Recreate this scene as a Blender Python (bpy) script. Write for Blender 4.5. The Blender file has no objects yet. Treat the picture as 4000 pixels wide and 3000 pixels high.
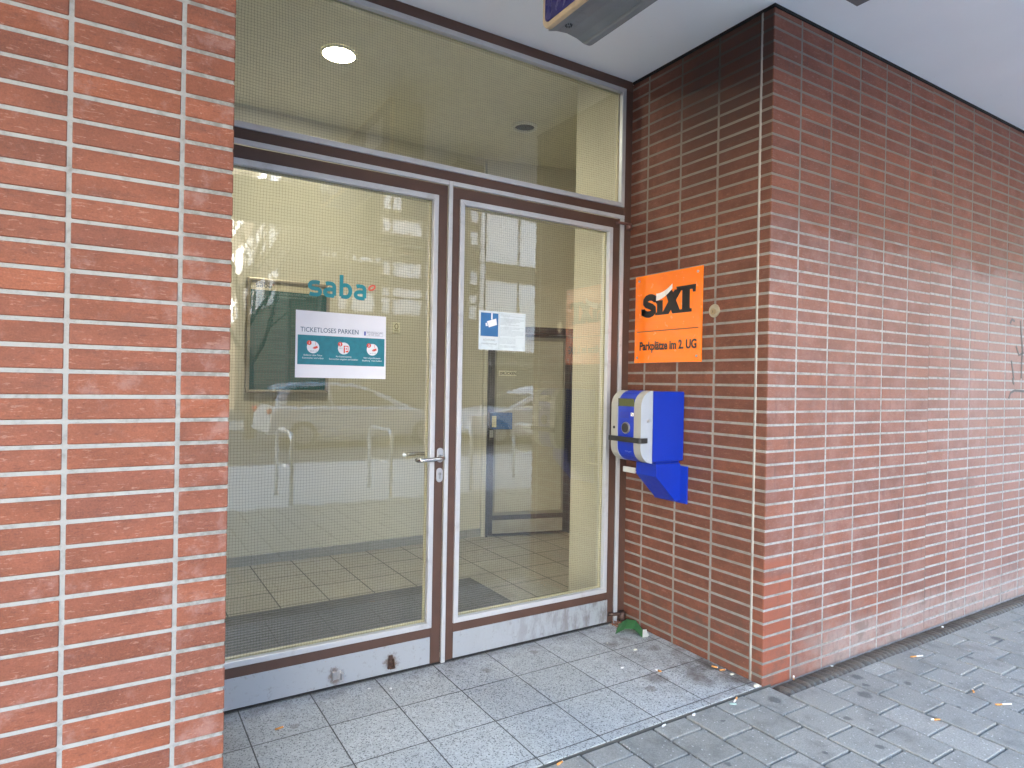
import bpy, bmesh, math, random
from mathutils import Vector, Matrix
random.seed(7)
S = bpy.context.scene
COL = S.collection
R = math.radians

# ------------------------------------------------------------ camera, sky, sun
cam_d = bpy.data.cameras.new('camera'); cam = bpy.data.objects.new('camera', cam_d); COL.objects.link(cam)
yaw, pitch, roll = -.55667, -.00177, .01815
right = Vector((math.cos(yaw), math.sin(yaw), 0))
fwd = Vector((-math.sin(yaw)*math.cos(pitch), math.cos(yaw)*math.cos(pitch), math.sin(pitch)))
up = right.cross(fwd)
r2 = right*math.cos(roll) + up*math.sin(roll); u2 = -right*math.sin(roll) + up*math.cos(roll)
mw = Matrix((r2, u2, -fwd)).transposed().to_4x4(); mw.translation = Vector((-.28444, -2.91255, 1.40503))
cam.matrix_world = mw
cam_d.sensor_width = 36; cam_d.lens = 2525.25/4000*36; cam_d.clip_start = .05; cam_d.clip_end = 2000
S.camera = cam
SUN_EL, SUN_AZ = R(24), R(-35)          # azimuth from +Y: the sun is behind the building with the entrance
w = bpy.data.worlds.new('World'); S.world = w; w.use_nodes = True
wn = w.node_tree; bg = wn.nodes['Background']
sky = wn.nodes.new('ShaderNodeTexSky'); sky.sky_type = 'NISHITA'; sky.sun_disc = False
sky.sun_elevation = SUN_EL; sky.sun_rotation = SUN_AZ; sky.dust_density = 1.5; sky.air_density = 1.0; sky.ozone_density = .35
wn.links.new(sky.outputs[0], bg.inputs[0]); bg.inputs[1].default_value = .15
sd = bpy.data.lights.new('sun', 'SUN'); sun = bpy.data.objects.new('sun', sd); COL.objects.link(sun)
sd.energy = 4.5; sd.angle = R(.5); sd.color = (1, .9, .76)
dirv = Vector((math.sin(-SUN_AZ)*-1*math.cos(SUN_EL)*-1*-1, math.cos(SUN_AZ)*math.cos(SUN_EL), math.sin(SUN_EL)))
sun.rotation_euler = dirv.to_track_quat('Z', 'Y').to_euler(); sun.location = (0, 0, 30)
S.render.engine = 'CYCLES'
S.view_settings.view_transform = 'Standard'; S.view_settings.look = 'None'
S.view_settings.exposure = 4.2; S.view_settings.gamma = 1
S.cycles.max_bounces = 10; S.cycles.transparent_max_bounces = 16; S.cycles.diffuse_bounces = 5
S.cycles.sample_clamp_indirect = 8

# ------------------------------------------------------------ node helpers
class NT:
    def __init__(s, name):
        s.m = bpy.data.materials.new(name); s.m.use_nodes = True
        s.t = s.m.node_tree; s.b = s.t.nodes['Principled BSDF']; s.out = s.t.nodes['Material Output']
        s._geo = None
    def n(s, ty, **k):
        x = s.t.nodes.new(ty)
        for a, b in k.items(): setattr(x, a, b)
        return x
    def link(s, a, b): s.t.links.new(a, b)
    def put(s, v, sock):
        if isinstance(v, bpy.types.NodeSocket): s.link(v, sock)
        elif isinstance(v, (tuple, list)) and sock.type == 'RGBA': sock.default_value = tuple(v)+((1,) if len(v) == 3 else ())
        else: sock.default_value = v
    def geo(s):
        if not s._geo: s._geo = s.n('ShaderNodeNewGeometry')
        return s._geo
    def pos(s):
        sp = s.n('ShaderNodeSeparateXYZ'); s.link(s.geo().outputs['Position'], sp.inputs[0]); return sp.outputs
    def m_(s, op, a, b=0, c=0):
        x = s.n('ShaderNodeMath', operation=op)
        s.put(a, x.inputs[0]); s.put(b, x.inputs[1])
        if op in ('MULTIPLY_ADD', 'SMOOTH_MAX', 'SMOOTH_MIN', 'COMPARE'): s.put(c, x.inputs[2])
        return x.outputs[0]
    def mr(s, v, a, b, c=0., d=1., smooth=True):
        x = s.n('ShaderNodeMapRange', interpolation_type='SMOOTHSTEP' if smooth else 'LINEAR')
        for i, q in enumerate((v, a, b, c, d)): s.put(q, x.inputs[i])
        return x.outputs[0]
    def vec(s, x, y, z):
        c = s.n('ShaderNodeCombineXYZ')
        for i, q in enumerate((x, y, z)): s.put(q, c.inputs[i])
        return c.outputs[0]
    def noise(s, v=None, scale=5., detail=4., rough=.55, dist=0.):
        x = s.n('ShaderNodeTexNoise'); s.put(v if v is not None else s.geo().outputs['Position'], x.inputs['Vector'])
        x.inputs['Scale'].default_value = scale; x.inputs['Detail'].default_value = detail
        x.inputs['Roughness'].default_value = rough; x.inputs['Distortion'].default_value = dist
        return x.outputs['Fac']
    def vor(s, v=None, scale=5., feature='F1', out='Distance', rnd=1.):
        x = s.n('ShaderNodeTexVoronoi', feature=feature); s.put(v if v is not None else s.geo().outputs['Position'], x.inputs['Vector'])
        x.inputs['Scale'].default_value = scale; x.inputs['Randomness'].default_value = rnd
        return x.outputs[out]
    def white(s, v):
        x = s.n('ShaderNodeTexWhiteNoise', noise_dimensions='3D'); s.link(v, x.inputs['Vector']); return x.outputs['Value']
    def mix(s, f, a, b, blend='MIX'):
        x = s.n('ShaderNodeMix', data_type='RGBA', blend_type=blend); x.clamp_factor = True
        s.put(f, x.inputs[0]); s.put(a, x.inputs[6]); s.put(b, x.inputs[7]); return x.outputs[2]
    def ramp(s, f, stops, interp='LINEAR'):
        x = s.n('ShaderNodeValToRGB'); cr = x.color_ramp; cr.interpolation = interp
        while len(cr.elements) < len(stops): cr.elements.new(.5)
        for e, (p, c) in zip(cr.elements, stops): e.position = p; e.color = tuple(c)+(1,)
        s.put(f, x.inputs[0]); return x.outputs[0]
    def bump(s, h, strength=.3, dist=.002):
        x = s.n('ShaderNodeBump'); x.inputs['Strength'].default_value = strength; x.inputs['Distance'].default_value = dist
        s.put(h, x.inputs['Height']); s.link(x.outputs[0], s.b.inputs['Normal'])
    def set(s, col=None, rough=None, metal=None, spec=None):
        if col is not None: s.put(col, s.b.inputs['Base Color'])
        if rough is not None: s.put(rough, s.b.inputs['Roughness'])
        if metal is not None: s.put(metal, s.b.inputs['Metallic'])
        if spec is not None: s.put(spec, s.b.inputs['Specular IOR Level'])
        return s.m

def plain(name, col, rough=.5, metal=0., var=.08, nscale=12., bump=0., bscale=80., dirt=None):
    t = NT(name); n = t.noise(scale=nscale)
    f = t.mr(n, .3, .7, 1-var, 1+var, False)
    c = t.mix(1., tuple(col), t.vec(f, f, f), 'MULTIPLY')
    if dirt:
        d = t.mr(t.noise(scale=dirt[1], detail=8, rough=.7), .52, .72, 0, dirt[2])
        c = t.mix(d, c, dirt[0])
    t.set(c, t.mr(t.noise(scale=nscale*2), .3, .7, max(0.02, rough-.07), rough+.07, False), metal)
    if bump: t.bump(t.noise(scale=bscale, detail=3), bump, .001)
    return t.m

# ------------------------------------------------------------ mesh helpers
class M:
    def __init__(s): s.v = []; s.f = []; s.mi = []; s.sm = []
    def quad(s, *p, mi=0):
        n = len(s.v); s.v += [tuple(q) for q in p]; s.f.append(tuple(range(n, n+len(p)))); s.mi.append(mi); s.sm.append(False); return s
    def box(s, x0, x1, y0, y1, z0, z1, mi=0, ch=0, ax='all'):
        x0, x1 = min(x0, x1), max(x0, x1); y0, y1 = min(y0, y1), max(y0, y1); z0, z1 = min(z0, z1), max(z0, z1)
        if ch <= 0:
            n = len(s.v)
            s.v += [(x, y, z) for z in (z0, z1) for y in (y0, y1) for x in (x0, x1)]
            for f in ((0, 2, 3, 1), (4, 5, 7, 6), (0, 1, 5, 4), (2, 6, 7, 3), (0, 4, 6, 2), (1, 3, 7, 5)):
                s.f.append(tuple(n+i for i in f)); s.mi.append(mi); s.sm.append(False)
            return s
        # chamfered box: 24 vertices
        c = min(ch, (x1-x0)*.45, (y1-y0)*.45, (z1-z0)*.45)
        n = len(s.v); idx = {}
        for i, (sx, x) in enumerate(((-1, x0), (1, x1))):
            for j, (sy, y) in enumerate(((-1, y0), (1, y1))):
                for k, (sz, z) in enumerate(((-1, z0), (1, z1))):
                    for a in range(3):
                        p = [x-sx*c*(a != 0), y-sy*c*(a != 1), z-sz*c*(a != 2)]
                        idx[(i, j, k, a)] = len(s.v); s.v.append(tuple(p))
        def F(*q): s.f.append(tuple(idx[t] for t in q)); s.mi.append(mi); s.sm.append(False)
        for i in (0, 1):
            o = [(i, 0, 0, 0), (i, 1, 0, 0), (i, 1, 1, 0), (i, 0, 1, 0)]; F(*(o if i else o[::-1]))
            o = [(0, i, 0, 1), (0, i, 1, 1), (1, i, 1, 1), (1, i, 0, 1)]; F(*(o if i else o[::-1]))
            o = [(0, 0, i, 2), (1, 0, i, 2), (1, 1, i, 2), (0, 1, i, 2)]; F(*(o if i else o[::-1]))
        for i in (0, 1):
            for j in (0, 1):
                F((i, j, 0, 0), (i, j, 1, 0), (i, j, 1, 1), (i, j, 0, 1))
                F((i, 0, j, 0), (i, 1, j, 0), (i, 1, j, 2), (i, 0, j, 2))
                F((0, i, j, 1), (1, i, j, 1), (1, i, j, 2), (0, i, j, 2))
                for k in (0, 1): F((i, j, k, 0), (i, j, k, 1), (i, j, k, 2))
        return s
    def prism(s, pts, axis, a, b, mi=0, mi_side=None, smooth=False):
        """pts: 2D polygon. axis 'x': pts=(y,z); 'y': (x,z); 'z': (x,y). extruded from a to b"""
        def P(p, t): return {'x': (t, p[0], p[1]), 'y': (p[0], t, p[1]), 'z': (p[0], p[1], t)}[axis]
        n = len(s.v); k = len(pts)
        s.v += [P(p, a) for p in pts] + [P(p, b) for p in pts]
        s.f.append(tuple(range(n, n+k))[::-1]); s.mi.append(mi); s.sm.append(False)
        s.f.append(tuple(range(n+k, n+2*k))); s.mi.append(mi); s.sm.append(False)
        for i in range(k):
            j = (i+1) % k
            s.f.append((n+i, n+j, n+k+j, n+k+i)); s.mi.append(mi if mi_side is None else mi_side); s.sm.append(smooth)
        return s
    def tube(s, path, r, seg=10, mi=0, cap=True):
        path = [Vector(p) for p in path]; rs = r if isinstance(r, (list, tuple)) else [r]*len(path)
        rings = []; prev = None
        for i, p in enumerate(path):
            d = (path[min(i+1, len(path)-1)]-path[max(i-1, 0)]).normalized()
            if prev is None:
                a = d.orthogonal().normalized()
            else:
                a = (prev-d*prev.dot(d)).normalized()
            prev = a; b = d.cross(a); n = len(s.v)
            for k in range(seg):
                t = 2*math.pi*k/seg; s.v.append(tuple(p+(a*math.cos(t)+b*math.sin(t))*rs[i]))
            rings.append(n)
        for i in range(len(rings)-1):
            for k in range(seg):
                q = (k+1) % seg
                s.f.append((rings[i]+k, rings[i]+q, rings[i+1]+q, rings[i+1]+k)); s.mi.append(mi); s.sm.append(True)
        if cap:
            s.f.append(tuple(rings[0]+k for k in range(seg))[::-1]); s.mi.append(mi); s.sm.append(False)
            s.f.append(tuple(rings[-1]+k for k in range(seg))); s.mi.append(mi); s.sm.append(False)
        return s
    def cyl(s, c, axis, r, a, b, seg=24, mi=0, rx=None):
        pts = []
        for k in range(seg):
            t = 2*math.pi*k/seg; pts.append((c[0]+(rx or r)*math.cos(t), c[1]+r*math.sin(t)))
        return s.prism(pts, axis, a, b, mi, smooth=True)
    def ribbon(s, pts, wd, plane, off, th, mi=0, flip=1):
        """flat stroke through 2D pts of width wd, lying in a plane; th thick"""
        L = []; Rr = []; n = len(pts)
        for i in range(n):
            a = Vector(pts[max(i-1, 0)]); b = Vector(pts[min(i+1, n-1)]); d = (b-a).normalized(); nn = Vector((-d.y, d.x))*wd/2
            L.append(tuple(Vector(pts[i])+nn)); Rr.append(tuple(Vector(pts[i])-nn))
        for i in range(n-1):
            s.prism([L[i], L[i+1], Rr[i+1], Rr[i]], plane, off, off+th*flip, mi)
        return s

def obj(name, m, mats, parent=None, base=None, bevel=0, seg=2):
    me = bpy.data.meshes.new(name)
    b = Vector(base) if base is not None else Vector(parent.get('_b', (0, 0, 0)) if parent else (0, 0, 0))
    me.from_pydata([tuple(Vector(v)-b) for v in m.v], [], m.f)
    if not isinstance(mats, (list, tuple)): mats = [mats]
    for q in mats: me.materials.append(q)
    me.polygons.foreach_set('material_index', m.mi); me.polygons.foreach_set('use_smooth', m.sm); me.update()
    bm = bmesh.new(); bm.from_mesh(me); bmesh.ops.recalc_face_normals(bm, faces=bm.faces); bm.to_mesh(me); bm.free()
    o = bpy.data.objects.new(name, me); COL.objects.link(o)
    if parent: o.parent = parent; o['_b'] = tuple(b)
    else: o.location = b; o['_b'] = tuple(b)
    if bevel:
        md = o.modifiers.new('bevel', 'BEVEL'); md.width = bevel; md.segments = seg; md.limit_method = 'ANGLE'; md.angle_limit = R(40)
        md.harden_normals = False
    return o
def tag(o, label, cat, group=None):
    o['label'] = label; o['category'] = cat
    if group: o['group'] = group
    return o
def struct(o, kind='structure'): o['kind'] = kind; return o
def thing(name, base, label, cat, group=None):
    o = bpy.data.objects.new(name, None); COL.objects.link(o); o.location = base; o['_b'] = tuple(base); o.empty_display_size = .1
    return tag(o, label, cat, group)
def rect(m, plane, off, th, a0, a1, b0, b1, mi=0): return m.prism([(a0, b0), (a1, b0), (a1, b1), (a0, b1)], plane, off, off+th, mi)
def text(name, body, size, mat, parent, origin, xdir, ydir, offset=0., ext=.0006, align='LEFT', sx=1., sp=1.):
    """lettering as mesh from Blender's built-in font; xdir, ydir: world directions of the writing"""
    cu = bpy.data.curves.new(name, 'FONT'); cu.body = body; cu.size = size; cu.extrude = ext; cu.offset = offset; cu.align_x = align
    cu.resolution_u = 4; cu.space_character = sp
    to = bpy.data.objects.new('tmp', cu); COL.objects.link(to); dg = bpy.context.evaluated_depsgraph_get(); dg.update()
    me = bpy.data.meshes.new_from_object(to.evaluated_get(dg)); bpy.data.objects.remove(to); bpy.data.curves.remove(cu)
    X = Vector(xdir).normalized(); Y = Vector(ydir).normalized(); Z = X.cross(Y); b = Vector(parent['_b'])
    for v in me.vertices: v.co = Vector(origin) + X*v.co.x*sx + Y*v.co.y + Z*v.co.z - b
    me.materials.clear(); me.materials.append(mat); me.name = name
    o = bpy.data.objects.new(name, me); COL.objects.link(o); o.parent = parent; o['_b'] = tuple(b); return o
def join_text(name, specs, parent, mat):
    """several pieces of writing as ONE part"""
    os_ = [text(name, *a, **k) for a, k in specs]
    bm = bmesh.new()
    for o in os_: bm.from_mesh(o.data)
    me = bpy.data.meshes.new(name); bm.to_mesh(me); bm.free(); me.materials.append(mat)
    for o in os_: bpy.data.objects.remove(o)
    o = bpy.data.objects.new(name, me); COL.objects.link(o); o.parent = parent; o['_b'] = parent['_b']; return o

# ------------------------------------------------------------ key dimensions (metres)
W = 2.344; D = .9674; H = 3.211; P = .0625; PO = .62   # niche width/depth/height, brick course

# ------------------------------------------------------------ brick materials
def brick_mat():
    t = NT('clinker_brick'); x, y, z = t.pos(); u = t.m_('ADD', x, y)
    rnd = t.geo().outputs['Random Per Island']
    base = t.ramp(rnd, [(0, (.188, .064, .038)), (.2, (.212, .073, .043)), (.4, (.178, .062, .038)), (.6, (.222, .076, .043)), (.78, (.170, .061, .040)), (.9, (.236, .078, .042)), (1, (.202, .069, .040))])
    big = t.mr(t.noise(t.vec(t.m_('MULTIPLY', u, 6.), t.m_('MULTIPLY', rnd, 30.), t.m_('MULTIPLY', z, 14.)), 1., 3), .3, .7, .82, 1.16, False)
    base = t.mix(1., base, t.vec(big, big, big), 'MULTIPLY')
    # darker fired patches
    fp = t.mr(t.noise(t.vec(t.m_('MULTIPLY', u, 9.), t.m_('MULTIPLY', rnd, 50.), t.m_('MULTIPLY', z, 22.)), 1., 5, .6), .56, .72, 0, .4)
    base = t.mix(fp, base, (.115, .052, .042))
    sc = t.noise(t.vec(t.m_('MULTIPLY', u, 42.), t.m_('MULTIPLY', rnd, 9.), t.m_('MULTIPLY', z, 190.)), 1., 3, .6, .6)
    chips = t.mr(sc, .60, .65)
    lite = t.mr(sc, .39, .34)
    base = t.mix(t.m_('MULTIPLY', chips, .5), base, (.12, .04, .03))
    base = t.mix(t.m_('MULTIPLY', lite, .35), base, (.38, .23, .18))
    fine = t.mr(t.noise(scale=260, detail=2), .3, .7, .86, 1.14, False)
    base = t.mix(1., base, t.vec(fine, fine, fine), 'MULTIPLY')
    base = t.mix(t.m_('MULTIPLY', t.mr(x, 2.30, 2.33), .22), base, (.10, .042, .032))
    # pale lime bloom, mostly on the right-hand front below 2.1 m
    n1 = t.noise(scale=2.2, detail=6, rough=.65); n2 = t.noise(scale=9, detail=6, rough=.7)
    rightf = t.m_('MULTIPLY', t.mr(x, 2.30, 2.36), t.mr(y, -.955, -.966))
    niche = t.m_('MULTIPLY', t.mr(x, 2.30, 2.34), t.mr(y, -.966, -.955))
    zedge = t.m_('ADD', z, t.m_('MULTIPLY', t.m_('SUBTRACT', n1, .5), .55))
    low = t.mr(zedge, 2.24, 2.16)
    farx = t.mr(x, 3.6, 4.6, 0, 1)
    pale = t.m_('MULTIPLY', t.m_('MULTIPLY', rightf, low), t.m_('ADD', t.m_('MULTIPLY', t.mr(n2, .38, .66, .10, .42), t.mr(n1, .35, .62, .5, 1.0)), t.m_('MULTIPLY', farx, .22)))
    base = t.mix(pale, base, (.33, .215, .20))
    lf = t.m_('MULTIPLY', t.mr(x, .01, -.01), t.mr(t.m_('ADD', n2, t.mr(x, -.25, 0, 0, .06)), .54, .72, 0, .32))
    base = t.mix(lf, base, (.36, .25, .23))
    # efflorescence just above the pavement
    eh = t.m_('ADD', .03, t.m_('MULTIPLY', n1, .26))
    eff = t.m_('MULTIPLY', t.m_('MULTIPLY', rightf, t.mr(x, 2.5, 3.0)), t.mr(t.m_('SUBTRACT', z, eh), .08, -.08, 0, .7))
    eff = t.m_('MULTIPLY', eff, t.mr(n2, .3, .6, .35, 1))
    base = t.mix(eff, base, (.36, .30, .28))
    newb = t.m_('MULTIPLY', t.m_('MULTIPLY', t.mr(x, 2.562, 2.558), t.mr(x, 2.33, 2.34)), t.m_('MULTIPLY', t.mr(t.m_('ADD', z, t.m_('MULTIPLY', rnd, .12)), .62, .58, 0, .75), t.mr(y, -.9, -.91)))
    base = t.mix(newb, base, (.255, .075, .042))
    drip = t.noise(t.vec(t.m_('MULTIPLY', u, 26.), 3., t.m_('MULTIPLY', z, 3.2)), 1., 6, .7)
    base = t.mix(t.m_('MULTIPLY', rightf, t.mr(drip, .55, .70, 0, .5)), base, (.085, .05, .043))
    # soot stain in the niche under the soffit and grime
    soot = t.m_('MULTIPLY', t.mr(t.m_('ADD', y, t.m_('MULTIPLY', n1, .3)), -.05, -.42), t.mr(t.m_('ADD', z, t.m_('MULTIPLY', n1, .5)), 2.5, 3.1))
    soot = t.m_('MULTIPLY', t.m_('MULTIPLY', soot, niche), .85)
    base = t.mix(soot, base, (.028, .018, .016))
    niche_shade = t.m_('MULTIPLY', niche, t.mr(n2, .35, .68, .30, .75))  # niche side browner and darker: its weaker light painted into the brick
    base = t.mix(niche_shade, base, (.095, .038, .023))
    drt = t.m_('MULTIPLY', t.m_('MULTIPLY', t.mr(x, 2.2, 2.3), t.mr(z, .5, .05, 0, 1)), t.mr(n2, .45, .68, 0, .55))
    base = t.mix(drt, base, (.10, .07, .055))
    t.set(base, t.mr(n2, .3, .7, .55, .72), 0, .3)
    t.bump(t.m_('ADD', t.m_('MULTIPLY', sc, 1.2), t.m_('MULTIPLY', t.noise(scale=300, detail=2), .4)), .5, .0016)
    return t.m
def mortar_mat():
    t = NT('mortar'); x, y, z = t.pos()
    n = t.noise(scale=30, detail=6, rough=.7); n2 = t.noise(scale=5, detail=5)
    base = t.mix(t.mr(n, .45, .75), (.31, .315, .305), (.20, .20, .19))
    onr = t.mr(x, 2.2, 2.3)
    base = t.mix(t.m_('MULTIPLY', onr, t.mr(z, 2.4, 2.0)), base, t.mix(t.mr(n, .4, .7), (.35, .345, .335), (.21, .205, .195)))
    base = t.mix(t.m_('MULTIPLY', onr, t.mr(t.noise(scale=3.2, detail=6, rough=.7), .48, .68, 0, .55)), base, (.15, .135, .12))
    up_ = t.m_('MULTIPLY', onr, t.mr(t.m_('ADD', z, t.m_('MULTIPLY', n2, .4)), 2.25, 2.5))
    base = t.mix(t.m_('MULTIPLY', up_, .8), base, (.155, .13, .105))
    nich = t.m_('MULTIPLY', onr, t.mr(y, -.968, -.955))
    base = t.mix(t.m_('MULTIPLY', nich, .65), base, (.19, .155, .12))  # niche mortar dimmer too: the weaker light there put into the colour
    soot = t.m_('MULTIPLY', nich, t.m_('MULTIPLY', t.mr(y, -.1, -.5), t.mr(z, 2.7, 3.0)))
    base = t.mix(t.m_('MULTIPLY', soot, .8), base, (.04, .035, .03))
    edge = t.m_('MULTIPLY', t.m_('MULTIPLY', t.mr(x, -.14, -.1), t.mr(x, .05, .01)), t.mr(n, .35, .6, .1, .75))
    base = t.mix(edge, base, (.17, .165, .15))
    lo = t.m_('MULTIPLY', onr, t.m_('MULTIPLY', t.mr(z, .45, .1), t.mr(t.m_('SUBTRACT', x, 2.344), .75, .1)))
    base = t.mix(t.m_('MULTIPLY', lo, .6), base, (.14, .13, .11))
    t.set(base, .85, 0, .3); t.bump(t.noise(scale=420, detail=3), .4, .001)
    return t.m
BRICK = brick_mat(); MORTAR = mortar_mat()
SEAL = plain('grey_sealant', (.36, .33, .29), .6, var=.12, dirt=((.1, .09, .08), 14, .5))

def zrows(z0, z1):
    n0 = math.floor(z0/P-PO)-1; out = []
    for n in range(n0, n0+90):
        a = (n+PO)*P+.0053; b = (n+1+PO)*P-.0053
        a = max(a, z0); b = min(b, z1)
        if b-a > .006: out.append((a, b))
        if (n+1+PO)*P > z1: break
    return out
CH = .0022
# ---- left pillar
base = (-.9, -D, 0)
t = thing('brick_pillar', base, 'wide red clinker pillar with thick grey joints to the left of the glass entrance', 'pillar')
ms = M(); br = M()
ms.box(-3.0, -.003, -D+.003, .06, -.08, H)
br_ = br
joints = [-.1278-.2495*k for k in range(12)]
for (a, b) in zrows(-.06, H):
    br.box(joints[0]+.0055, 0, -D, -.854, a, b, ch=CH)          # corner brick
    for k in range(11):
        j = random.uniform(-.0008, .0008)
        br.box(joints[k+1]+.0055, joints[k]-.0055, -D+j, -D+.03, a+random.uniform(-.0006, .0006), b+random.uniform(-.0006, .0006), ch=CH)
    ys = [-.849, -.604, -.359, -.114, .05]
    for k in range(4): br.box(-.02, 0, ys[k]+.0055, ys[k+1]-.0055, a, b, ch=CH)
obj('mortar', ms, MORTAR, t); obj('bricks', br, BRICK, t)
# ---- right wall: niche return + street front
base = (3.6, -D, 0)
t = thing('brick_wall', base, 'dark red clinker wall corner beside the doors, niche side and long street front', 'wall')
ms = M(); br = M()
ms.box(W+.0012, 9.0, -D+.002, .055, -.08, H-.017)
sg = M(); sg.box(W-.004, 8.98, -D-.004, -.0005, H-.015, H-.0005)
fj = [W-.040+.254*(k+1) for k in range(27)]
nj = [-.1365, -.3905, -.6445, -.8985]
for (a, b) in zrows(-.06, H-.016):
    br.box(W, fj[0]-.0065, -D, -.8985+.004, a, b, ch=CH)
    for k in range(26):
        dz = .004 if k >= 5 else 0
        x0, x1 = fj[k]+.0065, fj[k+1]-.0065
        if k == 4: x1 += .005
        if k == 5: x0 -= .0045
        j = random.uniform(-.0006, .0005) + (.0008 if k >= 5 else 0)
        br.box(x0, x1, -D+j, -D+.03, a+dz, b+dz if b+dz < H-.016 else b, ch=CH)
    ys = [-.8985, -.6445, -.3905, -.1365, .03]
    for k in range(4):
        br.box(W+random.uniform(-.0006, .0003), W+.03, ys[k]+.006+(.002 if k == 0 else 0), ys[k+1]-.006, a, b, ch=CH)
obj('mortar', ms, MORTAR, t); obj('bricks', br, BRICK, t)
obj('gap_shade_strip', sg, plain('gap_shade_paint', (.008, .007, .006), .9), t)  # proud dark strip in place of the shade in a gap under the soffit
sj = M(); sj.tube([(W+.0035, -.8995, zz) for zz in [i*.16 for i in range(0, 21)]], [.0062+.0012*random.random() for _ in range(21)], 8)
obj('sealant_joint', sj, SEAL, t)
ej = M(); ej.box(fj[5]-.0025, fj[5]+.0015, -D+.001, -D+.01, 0, H)
obj('expansion_joint', ej, plain('joint_filler', (.16, .13, .11), .8), t)
INK = plain('black_paint', (.07, .06, .06), .7, var=.3, nscale=60)
gf = M()
for q in ([(4.90, 1.87), (4.93, 1.9), (4.97, 1.89)], [(4.93, 1.62), (4.955, 1.55), (4.975, 1.49)], [(4.955, 1.50), (4.965, 1.47), (4.98, 1.46)], [(4.90, 1.36), (4.93, 1.40), (4.99, 1.415), (5.16, 1.41)], [(5.06, 1.9), (5.10, 1.7), (5.09, 1.5)], [(5.0, 1.72), (5.05, 1.66), (5.12, 1.68)]):
    gf.ribbon(q, .016, 'y', -D-.0012, .0012)
obj('graffiti', gf, INK, t)

# ------------------------------------------------------------ overhang, upper building
SOFF = NT('white_render')
_n = SOFF.noise(scale=1.2, detail=5); _s = SOFF.mr(SOFF.noise(scale=38, detail=2), .74, .78)
SOFF.set(SOFF.mix(SOFF.m_('MULTIPLY', _s, .35), SOFF.ramp(_n, [(.3, (.84, .86, .86)), (.7, (.90, .91, .90))]), (.4, .38, .35)), .85)
SOFF.bump(SOFF.noise(scale=180, detail=3), .15, .001)
m = M(); m.box(-6, 12, -3.05, .055, H, H+.34, ch=.01)
tag(obj('overhang', m, SOFF.m, base=(3, -1.5, H)), 'smooth white rendered overhang above the doors and brick walls', 'overhang')
m = M(); m.box(-16, 26, -D, 11, H+.342, 22); m.box(-14, -3.02, -D, 11, -.1, H); m.box(9.02, 24, -D, 11, -.1, H); m.box(-2.9, 8.9, 2.6, 10.9, -.1, H+.3); m.box(3.63, 8.9, .1, 2.55, -.1, H+.3)  # unseen building mass; height set to shade the street, lower blocks stop sun leaks
tag(obj('upper_building', m, BRICK, base=(5, 4, H+.342)), 'red brick upper storeys standing on the entrance overhang', 'building')

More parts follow.
